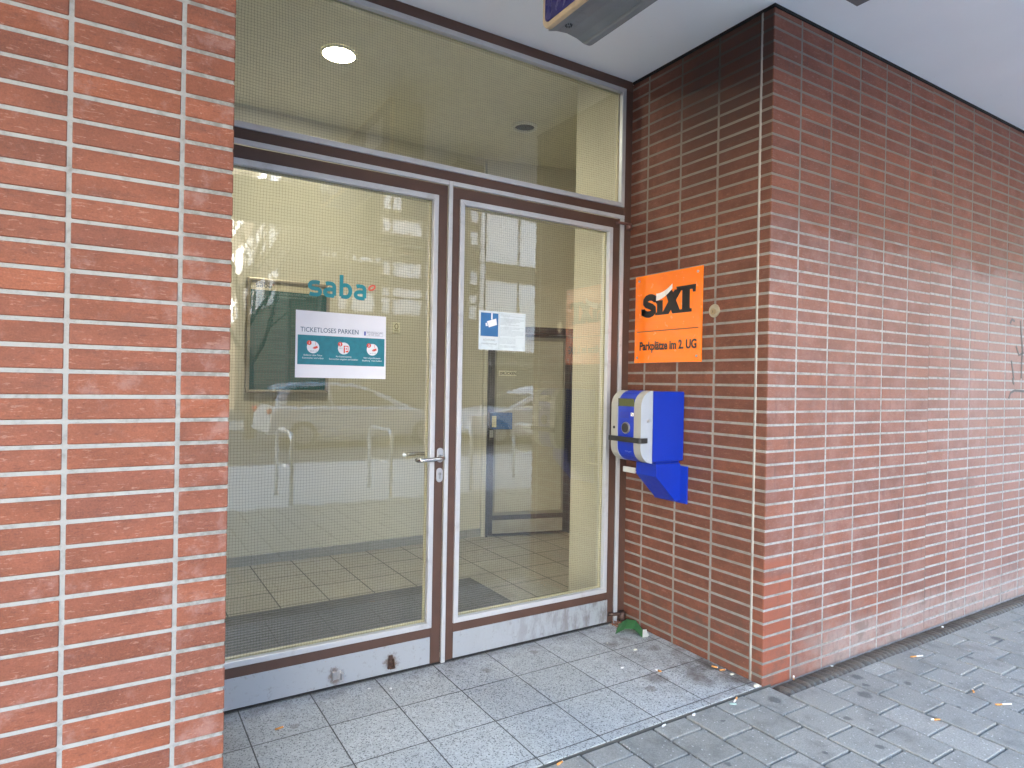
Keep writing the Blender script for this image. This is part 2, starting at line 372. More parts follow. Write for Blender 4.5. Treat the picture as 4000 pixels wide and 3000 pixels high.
# ------------------------------------------------------------ floors and pavement
def tile_mat(name, light, chip, inside):
    t = NT(name); x, y, z = t.pos(); px = .3
    ux = t.m_('DIVIDE', t.m_('SUBTRACT', x, .195), .3); uy = t.m_('DIVIDE', t.m_('ADD', y, .006), .3035)
    if inside: ux = t.m_('DIVIDE', t.m_('SUBTRACT', x, t.m_('ADD', .025, t.m_('MULTIPLY', t.m_('SUBTRACT', y, 1.158), -.0))), .3)
    fx = t.m_('FRACT', ux); fy = t.m_('FRACT', uy)
    ex = t.m_('MINIMUM', fx, t.m_('SUBTRACT', 1., fx)); ey = t.m_('MINIMUM', fy, t.m_('SUBTRACT', 1., fy))
    e = t.m_('MINIMUM', ex, ey); jm = t.mr(e, *((.011, .016) if inside else (.007, .010)), 1, 0)
    idv = t.vec(t.m_('FLOOR', ux), t.m_('FLOOR', uy), 0); tint = t.mr(t.white(idv), 0, 1, .92, 1.06, False)
    cells = t.n('ShaderNodeTexVoronoi'); t.link(t.geo().outputs['Position'], cells.inputs['Vector']); cells.inputs['Scale'].default_value = 175
    sp = t.n('ShaderNodeSeparateColor'); t.link(cells.outputs['Color'], sp.inputs[0])
    dark = t.m_('MULTIPLY', t.mr(sp.outputs[0], .66, .70), t.mr(cells.outputs['Distance'], .55, .4))
    cells2 = t.n('ShaderNodeTexVoronoi'); t.link(t.geo().outputs['Position'], cells2.inputs['Vector']); cells2.inputs['Scale'].default_value = 105
    sp2 = t.n('ShaderNodeSeparateColor'); t.link(cells2.outputs['Color'], sp2.inputs[0])
    dark2 = t.m_('MULTIPLY', t.mr(sp2.outputs[1], .86, .88), t.mr(cells2.outputs['Distance'], .5, .35))
    c = t.mix(t.mr(sp.outputs[2], .5, 1), light, tuple(q*1.25 for q in light))
    c = t.mix(t.m_('MULTIPLY', dark, .5 if inside else .85), c, chip); c = t.mix(t.m_('MULTIPLY', dark2, .3 if inside else .8), c, chip)
    c = t.mix(1., c, t.vec(tint, tint, tint), 'MULTIPLY')
    n1 = t.noise(scale=3, detail=8, rough=.68); n2 = t.noise(scale=11, detail=6, rough=.7)
    if not inside:
        # worn-in dirt near the walls and in the right-hand corner
        near = t.m_('MAXIMUM', t.mr(x, 1.7, 2.34, 0, 1), t.mr(y, -.22, 0, 0, .7))
        dd = t.m_('MULTIPLY', t.mr(n2, .42, .66), t.m_('ADD', .1, t.m_('MULTIPLY', near, .65)))
        c = t.mix(dd, c, (.17, .145, .13))
        crn = t.m_('MULTIPLY', t.mr(x, 2.05, 2.34), t.mr(t.m_('ABSOLUTE', t.m_('ADD', y, .75)), .3, .02))
        c = t.mix(t.m_('MULTIPLY', crn, t.mr(n2, .35, .6, .2, .85)), c, (.06, .05, .045))
        lft = t.m_('MULTIPLY', t.mr(x, .28, 0), t.mr(n2, .3, .6, .15, .6)); c = t.mix(lft, c, (.12, .11, .1))
        for sx, sy, sr in ((2.03, -.24, .045), (1.30, -.18, .04), (1.96, -.66, .075), (1.86, -.72, .04), (2.15, -.745, .07), (.37, -.24, .03), (2.21, -.40, .05), (1.62, -.12, .035)):
            dx = t.m_('SUBTRACT', x, sx); dy = t.m_('SUBTRACT', y, sy)
            dd = t.m_('SQRT', t.m_('ADD', t.m_('MULTIPLY', dx, dx), t.m_('MULTIPLY', dy, dy)))
            dd = t.m_('ADD', dd, t.m_('MULTIPLY', t.m_('SUBTRACT', t.noise(scale=38, detail=5, rough=.7), .5), .09))
            c = t.mix(t.mr(dd, sr, sr*.3, 0, .55), c, (.13, .105, .09))
    else:
        c = t.mix(t.mr(n1, .5, .75, 0, .12), c, (.2, .17, .13))
    c = t.mix(jm, c, (.055, .053, .05) if not inside else (.05, .046, .04))
    t.set(c, t.mr(n2, .3, .7, .32, .5) if not inside else t.mr(n2, .3, .7, .42, .48), 0, .4)
    t.bump(t.m_('SUBTRACT', 1., jm), .6, .0015)
    return t.m
TILE = tile_mat('terrazzo_tile', (.40, .42, .42), (.105, .11, .115), False)
TILEI = tile_mat('inner_terrazzo_tile', (.38, .355, .30), (.24, .215, .175), True)
m = M(); m.box(-.01, W+.01, -.9635, .004, -.04, 0)
struct(obj('niche_floor', m, TILE, base=(1.2, -.5, 0), bevel=.0006))
m = M(); m.box(-1.6, 3.6, .0045, 2.4, -.04, 0)
struct(obj('indoor_floor', m, TILEI, base=(1.2, 1.2, 0)))
m = M(); m.box(-.01, W+.06, -.9685, -.9636, -.04, -.004)
struct(obj('edge_strip', m, plain('dirty_edge_metal', (.09, .09, .085), .6, .3), base=(1.2, -.967, 0)))
# pavers
def paver_mat():
    t = NT('concrete_paver'); x, y, z = t.pos(); rnd = t.geo().outputs['Random Per Island']
    c = t.ramp(rnd, [(0, (.235, .231, .212)), (.35, (.285, .279, .257)), (.7, (.255, .25, .23)), (1, (.31, .303, .28))])
    g = t.mr(t.noise(scale=170, detail=5, rough=.8), .3, .7, .62, 1.38, False); c = t.mix(1., c, t.vec(g, g, g), 'MULTIPLY')
    n1 = t.noise(scale=7, detail=7, rough=.68)
    c = t.mix(t.mr(n1, .47, .68, 0, .5), c, (.13, .125, .118))
    ws = t.n('ShaderNodeTexVoronoi'); t.link(t.geo().outputs['Position'], ws.inputs['Vector']); ws.inputs['Scale'].default_value = 75
    q = t.n('ShaderNodeSeparateColor'); t.link(ws.outputs['Color'], q.inputs[0])
    wsm = t.m_('MULTIPLY', t.mr(q.outputs[0], .80, .82), t.mr(ws.outputs['Distance'], .3, .16))
    c = t.mix(t.m_('MULTIPLY', wsm, .6), c, (.62, .62, .6))
    gn = t.noise(scale=32, detail=6, rough=.7)
    # trodden-in gum and wet spots
    for sx, sy, sr in ((2.85, -1.13, .05), (2.80, -1.20, .028), (2.70, -1.25, .055), (2.42, -1.337, .03), (2.416, -1.439, .018), (2.32, -1.53, .03), (2.09, -1.44, .022), (1.93, -1.08, .016), (2.96, -1.53, .018), (4.04, -1.255, .05), (2.29, -1.07, .05), (3.18, -1.40, .016), (3.6, -1.3, .03), (3.35, -1.62, .03), (1.7, -1.3, .02), (4.4, -1.4, .03), (3.0, -1.29, .03)):
        dx = t.m_('SUBTRACT', x, sx); dy = t.m_('SUBTRACT', y, sy)
        dd = t.m_('SQRT', t.m_('ADD', t.m_('MULTIPLY', dx, dx), t.m_('MULTIPLY', dy, dy)))
        dd = t.m_('ADD', dd, t.m_('MULTIPLY', t.m_('SUBTRACT', gn, .5), .05))
        c = t.mix(t.mr(dd, sr*.75, sr*.35, 0, .62), c, (.055, .055, .06))
    t.set(c, .78, 0, .3); t.bump(t.noise(scale=260, detail=4, rough=.7), .5, .002)
    return t.m
PAV = paver_mat()
SAND = plain('joint_sand', (.025, .023, .021), .95, var=.3, nscale=60)
m = M()
zt = -.006
def clipx(k): return 2.01+.188*k
for k in range(-14, 24):
    x0 = clipx(k); x1 = x0+.188
    first = -.967 if x1 < 2.415 else -1.072
    off = -1.075 if k % 2 == 0 else -1.178
    cuts = [first-.004] + [off-.2035*i for i in range(0, 17) if off-.2035*i < first-.03]
    for i in range(len(cuts)-1):
        dz = random.uniform(-.0025, .0012)
        m.box(x0+.0050, x1-.0050, cuts[i+1]+.0050, cuts[i]-.0050, zt-.06, zt+dz, ch=.0026)
struct(obj('paving', m, PAV, base=(2, -2, 0)))
m = M(); m.box(-14, 26, -8.0, -.9645, -.2, zt-.026)
struct(obj('paving_bed', m, SAND, base=(2, -2, 0)))
# cobble strip along the wall foot
COB = NT('dark_cobble'); _r = COB.geo().outputs['Random Per Island']
_c = COB.ramp(_r, [(0, (.060, .048, .038)), (.5, (.10, .08, .064)), (1, (.075, .067, .056))])
_g = COB.mr(COB.noise(scale=160, detail=5, rough=.7), .3, .7, .6, 1.5, False)
COB.set(COB.mix(1., _c, COB.vec(_g, _g, _g), 'MULTIPLY'), .6); COB.bump(COB.noise(scale=120, detail=5, rough=.7), .8, .004)
m = M(); x = 2.40
while x < 6.6:
    wd = random.uniform(.034, .052)
    sh = .018
    y0, y1 = -1.070, -.972
    pts = []; n = len(m.v)
    # rounded stone, slightly raked
    for (fx, fy, fz) in [(0, 0, 0), (1, 0, 0), (1, 1, 0), (0, 1, 0), (.14, .1, .7), (.86, .1, .7), (.86, .9, .7), (.14, .9, .7), (.3, .25, 1), (.7, .25, 1), (.7, .75, 1), (.3, .75, 1)]:
        j = lambda s_: random.uniform(-s_, s_)
        m.v.append((x+fx*(wd-.004)+(1-fy)*sh+j(.001), y0+fy*(y1-y0)+j(.002), -.036+fz*.031+j(.0016)))
    for f in ((0, 1, 5, 4), (1, 2, 6, 5), (2, 3, 7, 6), (3, 0, 4, 7), (4, 5, 9, 8), (5, 6, 10, 9), (6, 7, 11, 10), (7, 4, 8, 11), (8, 9, 10, 11)):
        m.f.append(tuple(n+i for i in f)); m.mi.append(0); m.sm.append(True)
    x += wd
struct(obj('cobble_strip', m, COB.m, base=(3.6, -1.02, 0)))
m = M(); m.box(-14, 26, -8.0, -4.3, zt-.0105, zt-.001)
struct(obj('far_pavement', m, plain('grey_slab', (.5, .5, .49), .8, var=.15, nscale=4), base=(2, -6, 0)))
m = M(); m.box(-60, 90, -300, -8.02, -.3, -.12)
ASP = plain('asphalt', (.10, .10, .105), .85, var=.2, nscale=3, bump=.4, bscale=200)
struct(obj('road', m, ASP, base=(2, -12, -.12)))
m = M(); m.box(-60, 90, -8.15, -8.0, -.3, .0, ch=.01)
struct(obj('kerb', m, plain('kerb_granite', (.33, .32, .31), .7, var=.15), base=(2, -8.07, 0)))
m = M(); m.box(-300, 400, -400, 400, -.6, -.31)
struct(obj('ground', m, plain('ground', (.12, .12, .11), .9), base=(0, 0, -.4)))
m = M(); m.box(-60, 90, -20.0, -16.0, -.3, -.02)
struct(obj('opposite_pavement', m, plain('grey_slab_far', (.3, .3, .29), .8, var=.15, nscale=4), base=(10, -18, 0)))

# ------------------------------------------------------------ entrance: frame and leaves
BROWN = plain('brown_painted_steel', (.080, .042, .031), .42, var=.1, nscale=6, dirt=((.16, .085, .055), 7, .25))
ALU = NT('anodised_aluminium'); _n = ALU.noise(ALU.vec(ALU.m_('MULTIPLY', ALU.pos()[0], 8), 0, ALU.m_('MULTIPLY', ALU.pos()[2], 8)), 1., 8, .7)
_c = ALU.mix(ALU.mr(_n, .52, .72, 0, .5), (.53, .545, .57), (.32, .31, .305))
_z = ALU.pos()[2]
_c = ALU.mix(ALU.m_('MULTIPLY', ALU.mr(_z, 2.35, 2.6), .45), _c, (.36, .35, .34))
ALU.set(_c, ALU.mr(_n, .3, .7, .3, .5), .35)
KICK = NT('scuffed_kick_plate'); kx, ky, kz = KICK.pos()
_n = KICK.noise(scale=26, detail=8, rough=.75); _m = KICK.noise(KICK.vec(KICK.m_('MULTIPLY', kx, 14), 0, KICK.m_('MULTIPLY', kz, 5)), 1., 8, .75)
_c = KICK.mix(KICK.mr(_n, .55, .68, 0, .55), (.385, .415, .45), (.2, .18, .16))
_c = KICK.mix(KICK.m_('MULTIPLY', KICK.mr(_m, .42, .6), KICK.mr(kx, 1.15, 2.2, 0, .9)), _c, (.20, .19, .185))
for sx, sz, sr in ((.61, .055, .045), (.875, .065, .045)):
    dx = KICK.m_('SUBTRACT', kx, sx); dz = KICK.m_('SUBTRACT', kz, sz)
    dd = KICK.m_('ADD', KICK.m_('SQRT', KICK.m_('ADD', KICK.m_('MULTIPLY', dx, dx), KICK.m_('MULTIPLY', dz, dz))), KICK.m_('MULTIPLY', KICK.m_('SUBTRACT', _n, .5), .12))
    _c = KICK.mix(KICK.mr(dd, sr, sr*.4, 0, .8), _c, (.17, .12, .09))
KICK.set(_c, .38, .3)
DARK = plain('rubber_seal', (.02, .02, .02), .6)
STEEL = plain('polished_steel', (.62, .62, .62), .16, 1., var=.05)
SATIN = plain('satin_steel', (.55, .55, .56), .34, .85, var=.06)
SCREW = plain('screw_metal', (.42, .41, .4), .35, .9)
RUST = plain('rusty_steel', (.075, .045, .035), .6, .4, var=.3, nscale=80, dirt=((.2, .1, .06), 60, .8))
def glass_mat(wire=True):
    t = NT('wired_glass' if wire else 'clear_glass')
    t.t.nodes.remove(t.b)
    gl = t.n('ShaderNodeBsdfGlossy'); gl.inputs['Roughness'].default_value = 0.0; gl.inputs['Color'].default_value = (1, 1, 1, 1)
    if wire:
        bp_ = t.n('ShaderNodeBump'); bp_.inputs['Strength'].default_value = .05; bp_.inputs['Distance'].default_value = .0006
        t.link(t.noise(scale=55, detail=1), bp_.inputs['Height']); t.link(bp_.outputs[0], gl.inputs['Normal'])
    tr = t.n('ShaderNodeBsdfTransparent'); tr.inputs['Color'].default_value = (.90, .93, .88, 1)
    dot = t.n('ShaderNodeVectorMath', operation='DOT_PRODUCT'); t.link(t.geo().outputs['Incoming'], dot.inputs[0]); t.link(t.geo().outputs['Normal'], dot.inputs[1])
    c = t.m_('ABSOLUTE', dot.outputs['Value']); s = t.m_('POWER', t.m_('SUBTRACT', 1., c), 5.)
    fr = t.m_('ADD', .12, t.m_('MULTIPLY', s, .86))
    mx = t.n('ShaderNodeMixShader'); t.link(fr, mx.inputs[0]); t.link(tr.outputs[0], mx.inputs[1]); t.link(gl.outputs[0], mx.inputs[2])
    res = mx.outputs[0]
    # dust film
    df = t.n('ShaderNodeBsdfDiffuse'); df.inputs['Color'].default_value = (.7, .68, .62, 1)
    mx3 = t.n('ShaderNodeMixShader'); t.link(t.mr(t.noise(scale=4, detail=7, rough=.7), .35, .75, .004, .05), mx3.inputs[0]); t.link(res, mx3.inputs[1]); t.link(df.outputs[0], mx3.inputs[2]); res = mx3.outputs[0]
    if wire:
        x, y, z = t.pos(); wob = t.m_('MULTIPLY', t.m_('SUBTRACT', t.noise(scale=6, detail=1), .5), .012)
        gx = t.m_('FRACT', t.m_('DIVIDE', t.m_('ADD', x, wob), .0127)); gz = t.m_('FRACT', t.m_('DIVIDE', t.m_('ADD', z, wob), .0127))
        wx = t.m_('LESS_THAN', gx, .062); wz = t.m_('LESS_THAN', gz, .062)
        wr = t.m_('MAXIMUM', wx, wz)
        wm = t.n('ShaderNodeBsdfPrincipled'); wm.inputs['Base Color'].default_value = (.13, .125, .10, 1); wm.inputs['Metallic'].default_value = .3; wm.inputs['Roughness'].default_value = .45
        mx2 = t.n('ShaderNodeMixShader'); t.link(t.m_('MULTIPLY', wr, .9), mx2.inputs[0]); t.link(res, mx2.inputs[1]); t.link(wm.outputs[0], mx2.inputs[2]); res = mx2.outputs[0]
    t.link(res, t.out.inputs['Surface']); return t.m
GLASS = glass_mat(True)
def pane(name, x0, x1, z0, z1, parent, y=.026, mat=None):
    # one refracting sheet: its material carries the reflection of both faces
    m = M(); m.quad((x0, y, z0), (x1, y, z0), (x1, y, z1), (x0, y, z1)); return obj(name, m, mat or GLASS, parent)
def bead(name, x0, x1, z0, z1, wd, parent, mat=None, y0=-.009, y1=.02):
    """mitred glazing bead round an opening (outer rectangle given)"""
    m = M()
    o = [(x0, z0), (x1, z0), (x1, z1), (x0, z1)]; i = [(x0+wd, z0+wd), (x1-wd, z0+wd), (x1-wd, z1-wd), (x0+wd, z1-wd)]
    for k in range(4):
        q = (k+1) % 4; m.prism([o[k], o[q], i[q], i[k]], 'y', y0, y1)
    return obj(name, m, mat or ALU.m, parent, bevel=.002)
INB = plain('cream_inner_bead', (.55, .49, .32), .5)

fr = thing('door_frame', (1.17, 0, 0), 'brown metal entrance frame with wired glass transom over the double doors', 'door frame')
m = M()
m.box(-.06, W-.001, 0, .052, 3.154, H-.001)                  # head
m.box(2.284, W-.001, 0, .052, 0, 3.154)                     # right post
m.box(-.06, 2.284, 0, .052, 2.405, 2.453)                   # transom rail
m.box(-.06, -.0005, .0, .052, 0, 2.405)
obj('frame', m, BROWN, fr, bevel=.0015)
pane('transom_glass', -.02, 2.25, 2.47, 3.13, fr)
bead('glazing_bead', -.05, 2.284, 2.453, 3.154, .026, fr)
bead('inner_bead', -.05, 2.284, 2.453, 3.154, .03, fr, INB, .030, .046)
m = M(); m.box(-.06, 1.1345, -.011, .003, 2.383, 2.405); m.box(1.156, 2.284, -.011, .003, 2.383, 2.405); m.box(2.260, 2.284, -.0105, .003, .0, 2.383)
obj('cover_strip', m, ALU.m, fr, bevel=.002)

# left leaf
lf = thing('door_leaf', (.55, 0, 0), 'left glass door leaf with lever handle, paper notice and dented kick plate', 'door', 'double entrance door leaves')
m = M()
m.box(.0005, 1.133, .001, .049, 2.324, 2.381)
m.box(1.081, 1.133, .001, .049, .008, 2.324)
m.box(.0005, 1.081, .001, .049, .145, .189)
m.box(.0005, 1.081, .003, .045, .010, .145)
obj('leaf_frame', m, BROWN, lf, bevel=.0015)
bead('glazing_bead', -.02, 1.081, .189, 2.324, .026, lf)
bead('inner_bead', -.02, 1.081, .189, 2.324, .03, lf, INB, .030, .046)
pane('glass', 0, 1.06, .21, 2.30, lf)
m = M(); m.box(.0005, 1.076, -.003, .0005, .012, .143); obj('kick_plate', m, KICK.m, lf, bevel=.001)
for px, pz in ((.12, .132), (.36, .135), (.561, .132), (.80, .135), (1.06, .13), (.12, .022), (.5, .02), (.78, .02), (.93, .021)): m = M(); m.cyl((px, pz), 'y', .0035, -.0045, -.002, 10); obj('screw', m, SCREW, lf)
m = M(); m.cyl((1.108, 1.113), 'y', .007, -.006, .002, 6); obj('bolt', m, BROWN, lf)
m = M(); m.box(1.1345, 1.156, -.012, .003, .004, 2.404); obj('meeting_strip', m, ALU.m, lf, bevel=.002)
# worn catches on the kick plate
c1 = M(); c1.box(.59, .608, -.022, -.002, .045, .082, ch=.002); c1.box(.612, .632, -.008, -.002, .04, .078); c1.box(.628, .640, -.026, -.002, .038, .07, ch=.002)
obj('broken_catch', c1, SATIN, lf, bevel=.001)
c2 = M(); c2.prism([(.858, .04), (.888, .035), (.882, .095), (.862, .097)], 'y', -.006, -.002); c2.prism([(.855, .036), (.862, .036), (.865, .08), (.861, .09)], 'y', -.018, -.006); c2.prism([(.884, .036), (.892, .036), (.885, .08), (.881, .075)], 'y', -.018, -.006); c2.box(.864, .888, -.02, -.006, .034, .042)
c2.cyl((.874, .065), 'y', .006, -.012, -.006, 12)
obj('door_catch', c2, RUST, lf, bevel=.001)
# handle
def oval(cx, cz, w_, h_, n=10):
    r_ = w_/2; pts = []
    for k in range(n+1): a = math.pi*k/n; pts.append((cx+r_*math.cos(a), cz+h_/2-r_+r_*math.sin(a)))
    for k in range(n+1): a = math.pi+math.pi*k/n; pts.append((cx+r_*math.cos(a), cz-h_/2+r_+r_*math.sin(a)))
    return pts
m = M(); m.prism(oval(1.1125, 1.040, .034, .072), 'y', -.008, .001, smooth=False)
rose = obj('rosette', m, SATIN, lf, bevel=.0015)
m = M(); zh = 1.030
path = [(1.1125, -.006, zh), (1.1125, -.040, zh), (1.109, -.052, zh), (1.098, -.060, zh-.0005), (1.06, -.0615, zh-.002), (1.02, -.062, zh-.004), (.998, -.0615, zh-.005), (.985, -.056, zh-.0055), (.978, -.044, zh-.006), (.977, -.030, zh-.006)]
m.tube(path, .0098, 16)
m.cyl((1.1125, zh), 'y', .0145, -.018, -.006, 20)
obj('handle', m, STEEL, lf)
m = M(); m.prism(oval(1.1115, .941, .034, .070), 'y', -.007, .001); esc = obj('lock_plate', m, SATIN, lf, bevel=.0015)
m = M(); m.prism(oval(1.1115, .9385, .0105, .034), 'y', -.0085, -.006); m.cyl((1.1115, .9475), 'y', .0085, -.0105, -.006, 18); obj('lock_cylinder', m, SCREW, lf)
m = M(); m.box(1.1105, 1.1125, -.0112, -.009, .9425, .9525); obj('keyhole', m, DARK, lf)
m = M(); m.tube([(1.1125, .05, 1.04), (1.1125, .088, 1.04), (1.10, .098, 1.04), (1.04, .10, 1.04), (.985, .10, 1.04), (.965, .094, 1.04), (.958, .08, 1.04)], .0098, 14)
obj('inner_handle', m, STEEL, lf)

# right leaf
rf = thing('door_leaf', (1.7, 0, 0), 'right glass door leaf with blue camera sticker and grimy kick plate', 'door', 'double entrance door leaves')
m = M()
m.box(1.158, 2.257, .001, .049, 2.324, 2.381)
m.box(1.158, 1.201, .001, .049, .008, 2.324)
m.box(2.2145-.014, 2.257, .001, .049, .008, 2.324)
m.box(1.201, 2.2005, .001, .049, .145, .189)
m.box(1.201, 2.2005, .003, .045, .010, .145)
obj('leaf_frame', m, BROWN, rf, bevel=.0015)
bead('glazing_bead', 1.201, 2.2005, .189, 2.324, .026, rf)
bead('inner_bead', 1.201, 2.2005, .189, 2.324, .03, rf, INB, .030, .046)
pane('glass', 1.22, 2.18, .21, 2.30, rf)
m = M(); m.box(1.204, 2.212, -.003, .0005, .012, .143); obj('kick_plate', m, KICK.m, rf, bevel=.001)
for px, pz in ((1.222, .13), (1.7, .132), (2.2, .13), (1.222, .025), (2.2, .025)): m = M(); m.cyl((px, pz), 'y', .0035, -.0045, -.002, 10); obj('screw', m, SCREW, rf)
PIV = plain('brown_pivot', (.13, .055, .042), .5, var=.2, nscale=40)
m = M(); m.tube([(2.215, -.012, 2.349), (2.23, -.026, 2.352), (2.27, -.028, 2.352), (2.318, -.026, 2.352)], .0085, 10); m.tube([(2.306, -.026, 2.356), (2.306, -.026, 2.320)], .017, 14)
obj('upper_pivot', m, PIV, rf)
m = M(); m.tube([(2.215, -.010, .060), (2.235, -.026, .060), (2.27, -.028, .058), (2.31, -.026, .056)], .010, 10); m.tube([(2.305, -.026, .066), (2.305, -.026, .004)], .020, 14)
obj('lower_pivot', m, RUST, rf)
m = M(); m.box(-.02, W, -.002, .048, .0005, .007); obj('threshold', m, DARK, fr)

# ------------------------------------------------------------ vestibule
CREAM = NT('cream_wall_paint'); _z = CREAM.pos()[2]
_c = CREAM.mix(CREAM.mr(_z, 1.1, .1, 0, .35), (.63, .595, .47), (.62, .615, .54))  # paler towards the floor: daylight on the lower wall painted in
_c = CREAM.mix(CREAM.mr(CREAM.noise(scale=2.5, detail=6), .55, .75, 0, .2), _c, (.45, .42, .33))
CREAM.set(_c, .7); CREAM.bump(CREAM.noise(scale=150, detail=3), .1, .001)
CEIL = plain('cream_ceiling_paint', (.80, .77, .63), .8, var=.04)
v = thing('vestibule', (1.0, 1.2, 0), 'cream painted entrance hall seen through the wired glass doors', 'hall')
m = M()
m.box(-1.6, 2.60, 2.23, 2.42, 0, 3.43)
m.box(-1.75, -1.6, .056, 2.42, 0, 3.43)
m.box(3.46, 3.6, .50, 2.42, 0, 3.43)
m.box(2.345, 2.52, .056, .549, 0, 3.43)
m.box(2.521, 3.62, .40, .549, 0, 3.43)
# skewed piece of wall round the inner door
P0 = Vector((2.648, 2.184, 0)); dd_ = Vector((.752, -.204, 0)).normalized(); nn_ = Vector((dd_.y, -dd_.x, 0))  # nn_ towards the room
nn_ = Vector((-.262, -.965, 0)).normalized()
def ds(s_, n_, z_): q = P0+dd_*s_+nn_*n_; return (q.x, q.y, z_)
def dbox(m, s0, s1, n0, n1, z0, z1, mi=0):
    n = len(m.v)
    m.v += [ds(s_, q, z_) for z_ in (z0, z1) for q in (n0, n1) for s_ in (s0, s1)]
    for f in ((0, 2, 3, 1), (4, 5, 7, 6), (0, 1, 5, 4), (2, 6, 7, 3), (0, 4, 6, 2), (1, 3, 7, 5)):
        m.f.append(tuple(n+i for i in f)); m.mi.append(mi); m.sm.append(False)
dbox(m, -.055, .86, -.06, -.012, 1.925, 3.43)
dbox(m, -.055, -.018, -.06, -.012, 0, 1.925)
m.box(-1.7, 3.6, .0525, .0555, H, 3.43)
obj('wall', m, CREAM.m, v)
m = M(); m.box(-1.75, 3.62, .056, 2.42, 3.43, 3.5); obj('ceiling', m, CEIL, v)
SKT = tile_mat('skirting_tile', (.36, .355, .33), (.12, .115, .105), True)
m = M(); x = -1.6; x0 = .637-.3035*7
for k in range(14):
    a, b = x0+.3035*k, x0+.3035*(k+1)-.002
    a = max(a, -1.59); b = min(b, 2.598)
    if b > a: m.box(a, b, 2.218, 2.2295, .001, .075, ch=.001)
m.box(3.449, 3.4595, .55, 2.0, .001, .075)
obj('skirting', m, plain('skirting_terrazzo', (.30, .30, .285), .5, var=.15, nscale=150), v)

DKB = plain('dark_door_frame', (.014, .012, .013), .35)
iv = thing('inner_door', tuple(P0), 'dark framed inner door with frosted pane at the back of the hall', 'door')
m = M()
dbox(m, -.016, .0, -.03, .012, .0, 1.925); dbox(m, .79, .86, -.03, .012, 0, 1.925); dbox(m, .0, .79, -.03, .012, 1.865, 1.925)
obj('jamb', m, DKB, iv)
m = M()
dbox(m, .002, .045, -.02, .010, .012, 1.855); dbox(m, .728, .785, -.02, .010, .012, 1.855); dbox(m, .045, .728, -.02, .010, .150, .194); dbox(m, .045, .728, -.02, .010, .012, .028); dbox(m, .045, .728, -.02, .010, 1.83, 1.855)
obj('leaf_frame', m, DKB, iv)
GRM = plain('dull_bead', (.22, .205, .16), .6, 0.)
m = M(); dbox(m, .045, .062, -.01, .012, .194, 1.83); dbox(m, .711, .728, -.01, .012, .194, 1.83); dbox(m, .062, .711, -.01, .012, .194, .222); dbox(m, .062, .711, -.01, .012, 1.80, 1.83)
obj('glazing_bead', m, GRM, iv)
m = M(); dbox(m, .062, .711, -.006, -.002, .222, 1.80)
obj('glass', m, plain('frosted_pane', (.47, .45, .36), .12, var=.04), iv)
m = M(); dbox(m, .045, .728, -.012, .006, .028, .150); obj('kick_plate', m, plain('inner_kick', (.40, .38, .32), .4, .3, var=.1), iv)
BLK = plain('black_lettering', (.012, .012, .014), .4)
WHITEP = plain('white_plastic', (.75, .75, .70), .35)
m = M(); dbox(m, .008, .195, .012, .09, .985, 1.135); bx = obj('blue_box', m, plain('blue_enamel', (.03, .13, .36), .3), iv, bevel=.004)
m = M(); dbox(m, .004, .044, .09, .094, 1.004, 1.105); obj('paper_tab', m, plain('cream_paper', (.8, .76, .55), .7), iv)
m = M(); dbox(m, .004, .038, .010, .016, .905, .972); obj('lock_plate', m, SATIN, iv)
dk = thing('push_sign', ds(.085, .012, 1.47), 'small cream plate reading DRÜCKEN on the inner door pane', 'sign')
m = M(); dbox(m, .083, .252, -.0015, .002, 1.468, 1.514); obj('plate', m, plain('cream_plate', (.8, .76, .6), .5), dk)
text('lettering', 'DRÜCKEN', .033, BLK, dk, ds(.092, .0027, 1.480), dd_, (0, 0, 1), offset=.0006, sx=1.03)

# notice board on the back wall
nb = thing('notice_board', (.88, 2.22, 1.3), 'aluminium framed dark green notice board with dense small print on the hall wall', 'notice board')
m = M(); x0, x1, z0, z1 = .572, 1.185, 1.295, 2.155; wd = .024
o = [(x0, z0), (x1, z0), (x1, z1), (x0, z1)]; i_ = [(x0+wd, z0+wd), (x1-wd, z0+wd), (x1-wd, z1-wd), (x0+wd, z1-wd)]
for k in range(4): q = (k+1) % 4; m.prism([o[k], o[q], i_[q], i_[k]], 'y', 2.195, 2.229)
obj('frame', m, plain('board_frame', (.42, .37, .28), .35, .6), nb, bevel=.004)
m = M(); rect(m, 'y', 2.212, .01, x0+wd, x1-wd, 2.07, z1-wd); obj('header', m, plain('board_header', (.56, .5, .34), .5), nb)
m = M(); rect(m, 'y', 2.212, .01, x0+wd, x1-wd, z0+wd, 2.07); obj('panel', m, plain('board_green', (.010, .085, .075), .35, var=.1), nb)
m = M()
def small_print(m, xa, xb, za, zb, step, hgt, y, seed, pw=(.006, .028)):
    rr = random.Random(seed); z_ = za
    while z_ > zb:
        if rr.random() < .09: z_ -= step*1.3; continue
        xx = xa; end = xb if rr.random() < .6 else xa+(xb-xa)*rr.uniform(.35, .9)
        while xx < end:
            w_ = rr.uniform(*pw); w_ = min(w_, end-xx); rect(m, 'y', y, .0006, xx, xx+w_, z_-hgt, z_); xx += w_+.003
        z_ -= step
small_print(m, .63, .855, 2.03, 1.34, .0125, .0045, 2.2112, 3); small_print(m, .895, 1.12, 2.00, 1.34, .0125, .0045, 2.2112, 4)
obj('small_print', m, plain('board_print', (.07, .17, .14), .6), nb)
join_text('heading', [(('PARKORDNUNG UND PARKPREISE', .022, BLK, nb, (.74, 2.2115, 2.045), (1, 0, 0), (0, 0, 1)), {'ext': .0004}), (('EINSTELLBEDINGUNGEN', .018, BLK, nb, (.80, 2.2115, 2.022), (1, 0, 0), (0, 0, 1)), {'ext': .0004})], nb, plain('board_title', (.2, .33, .29), .6))

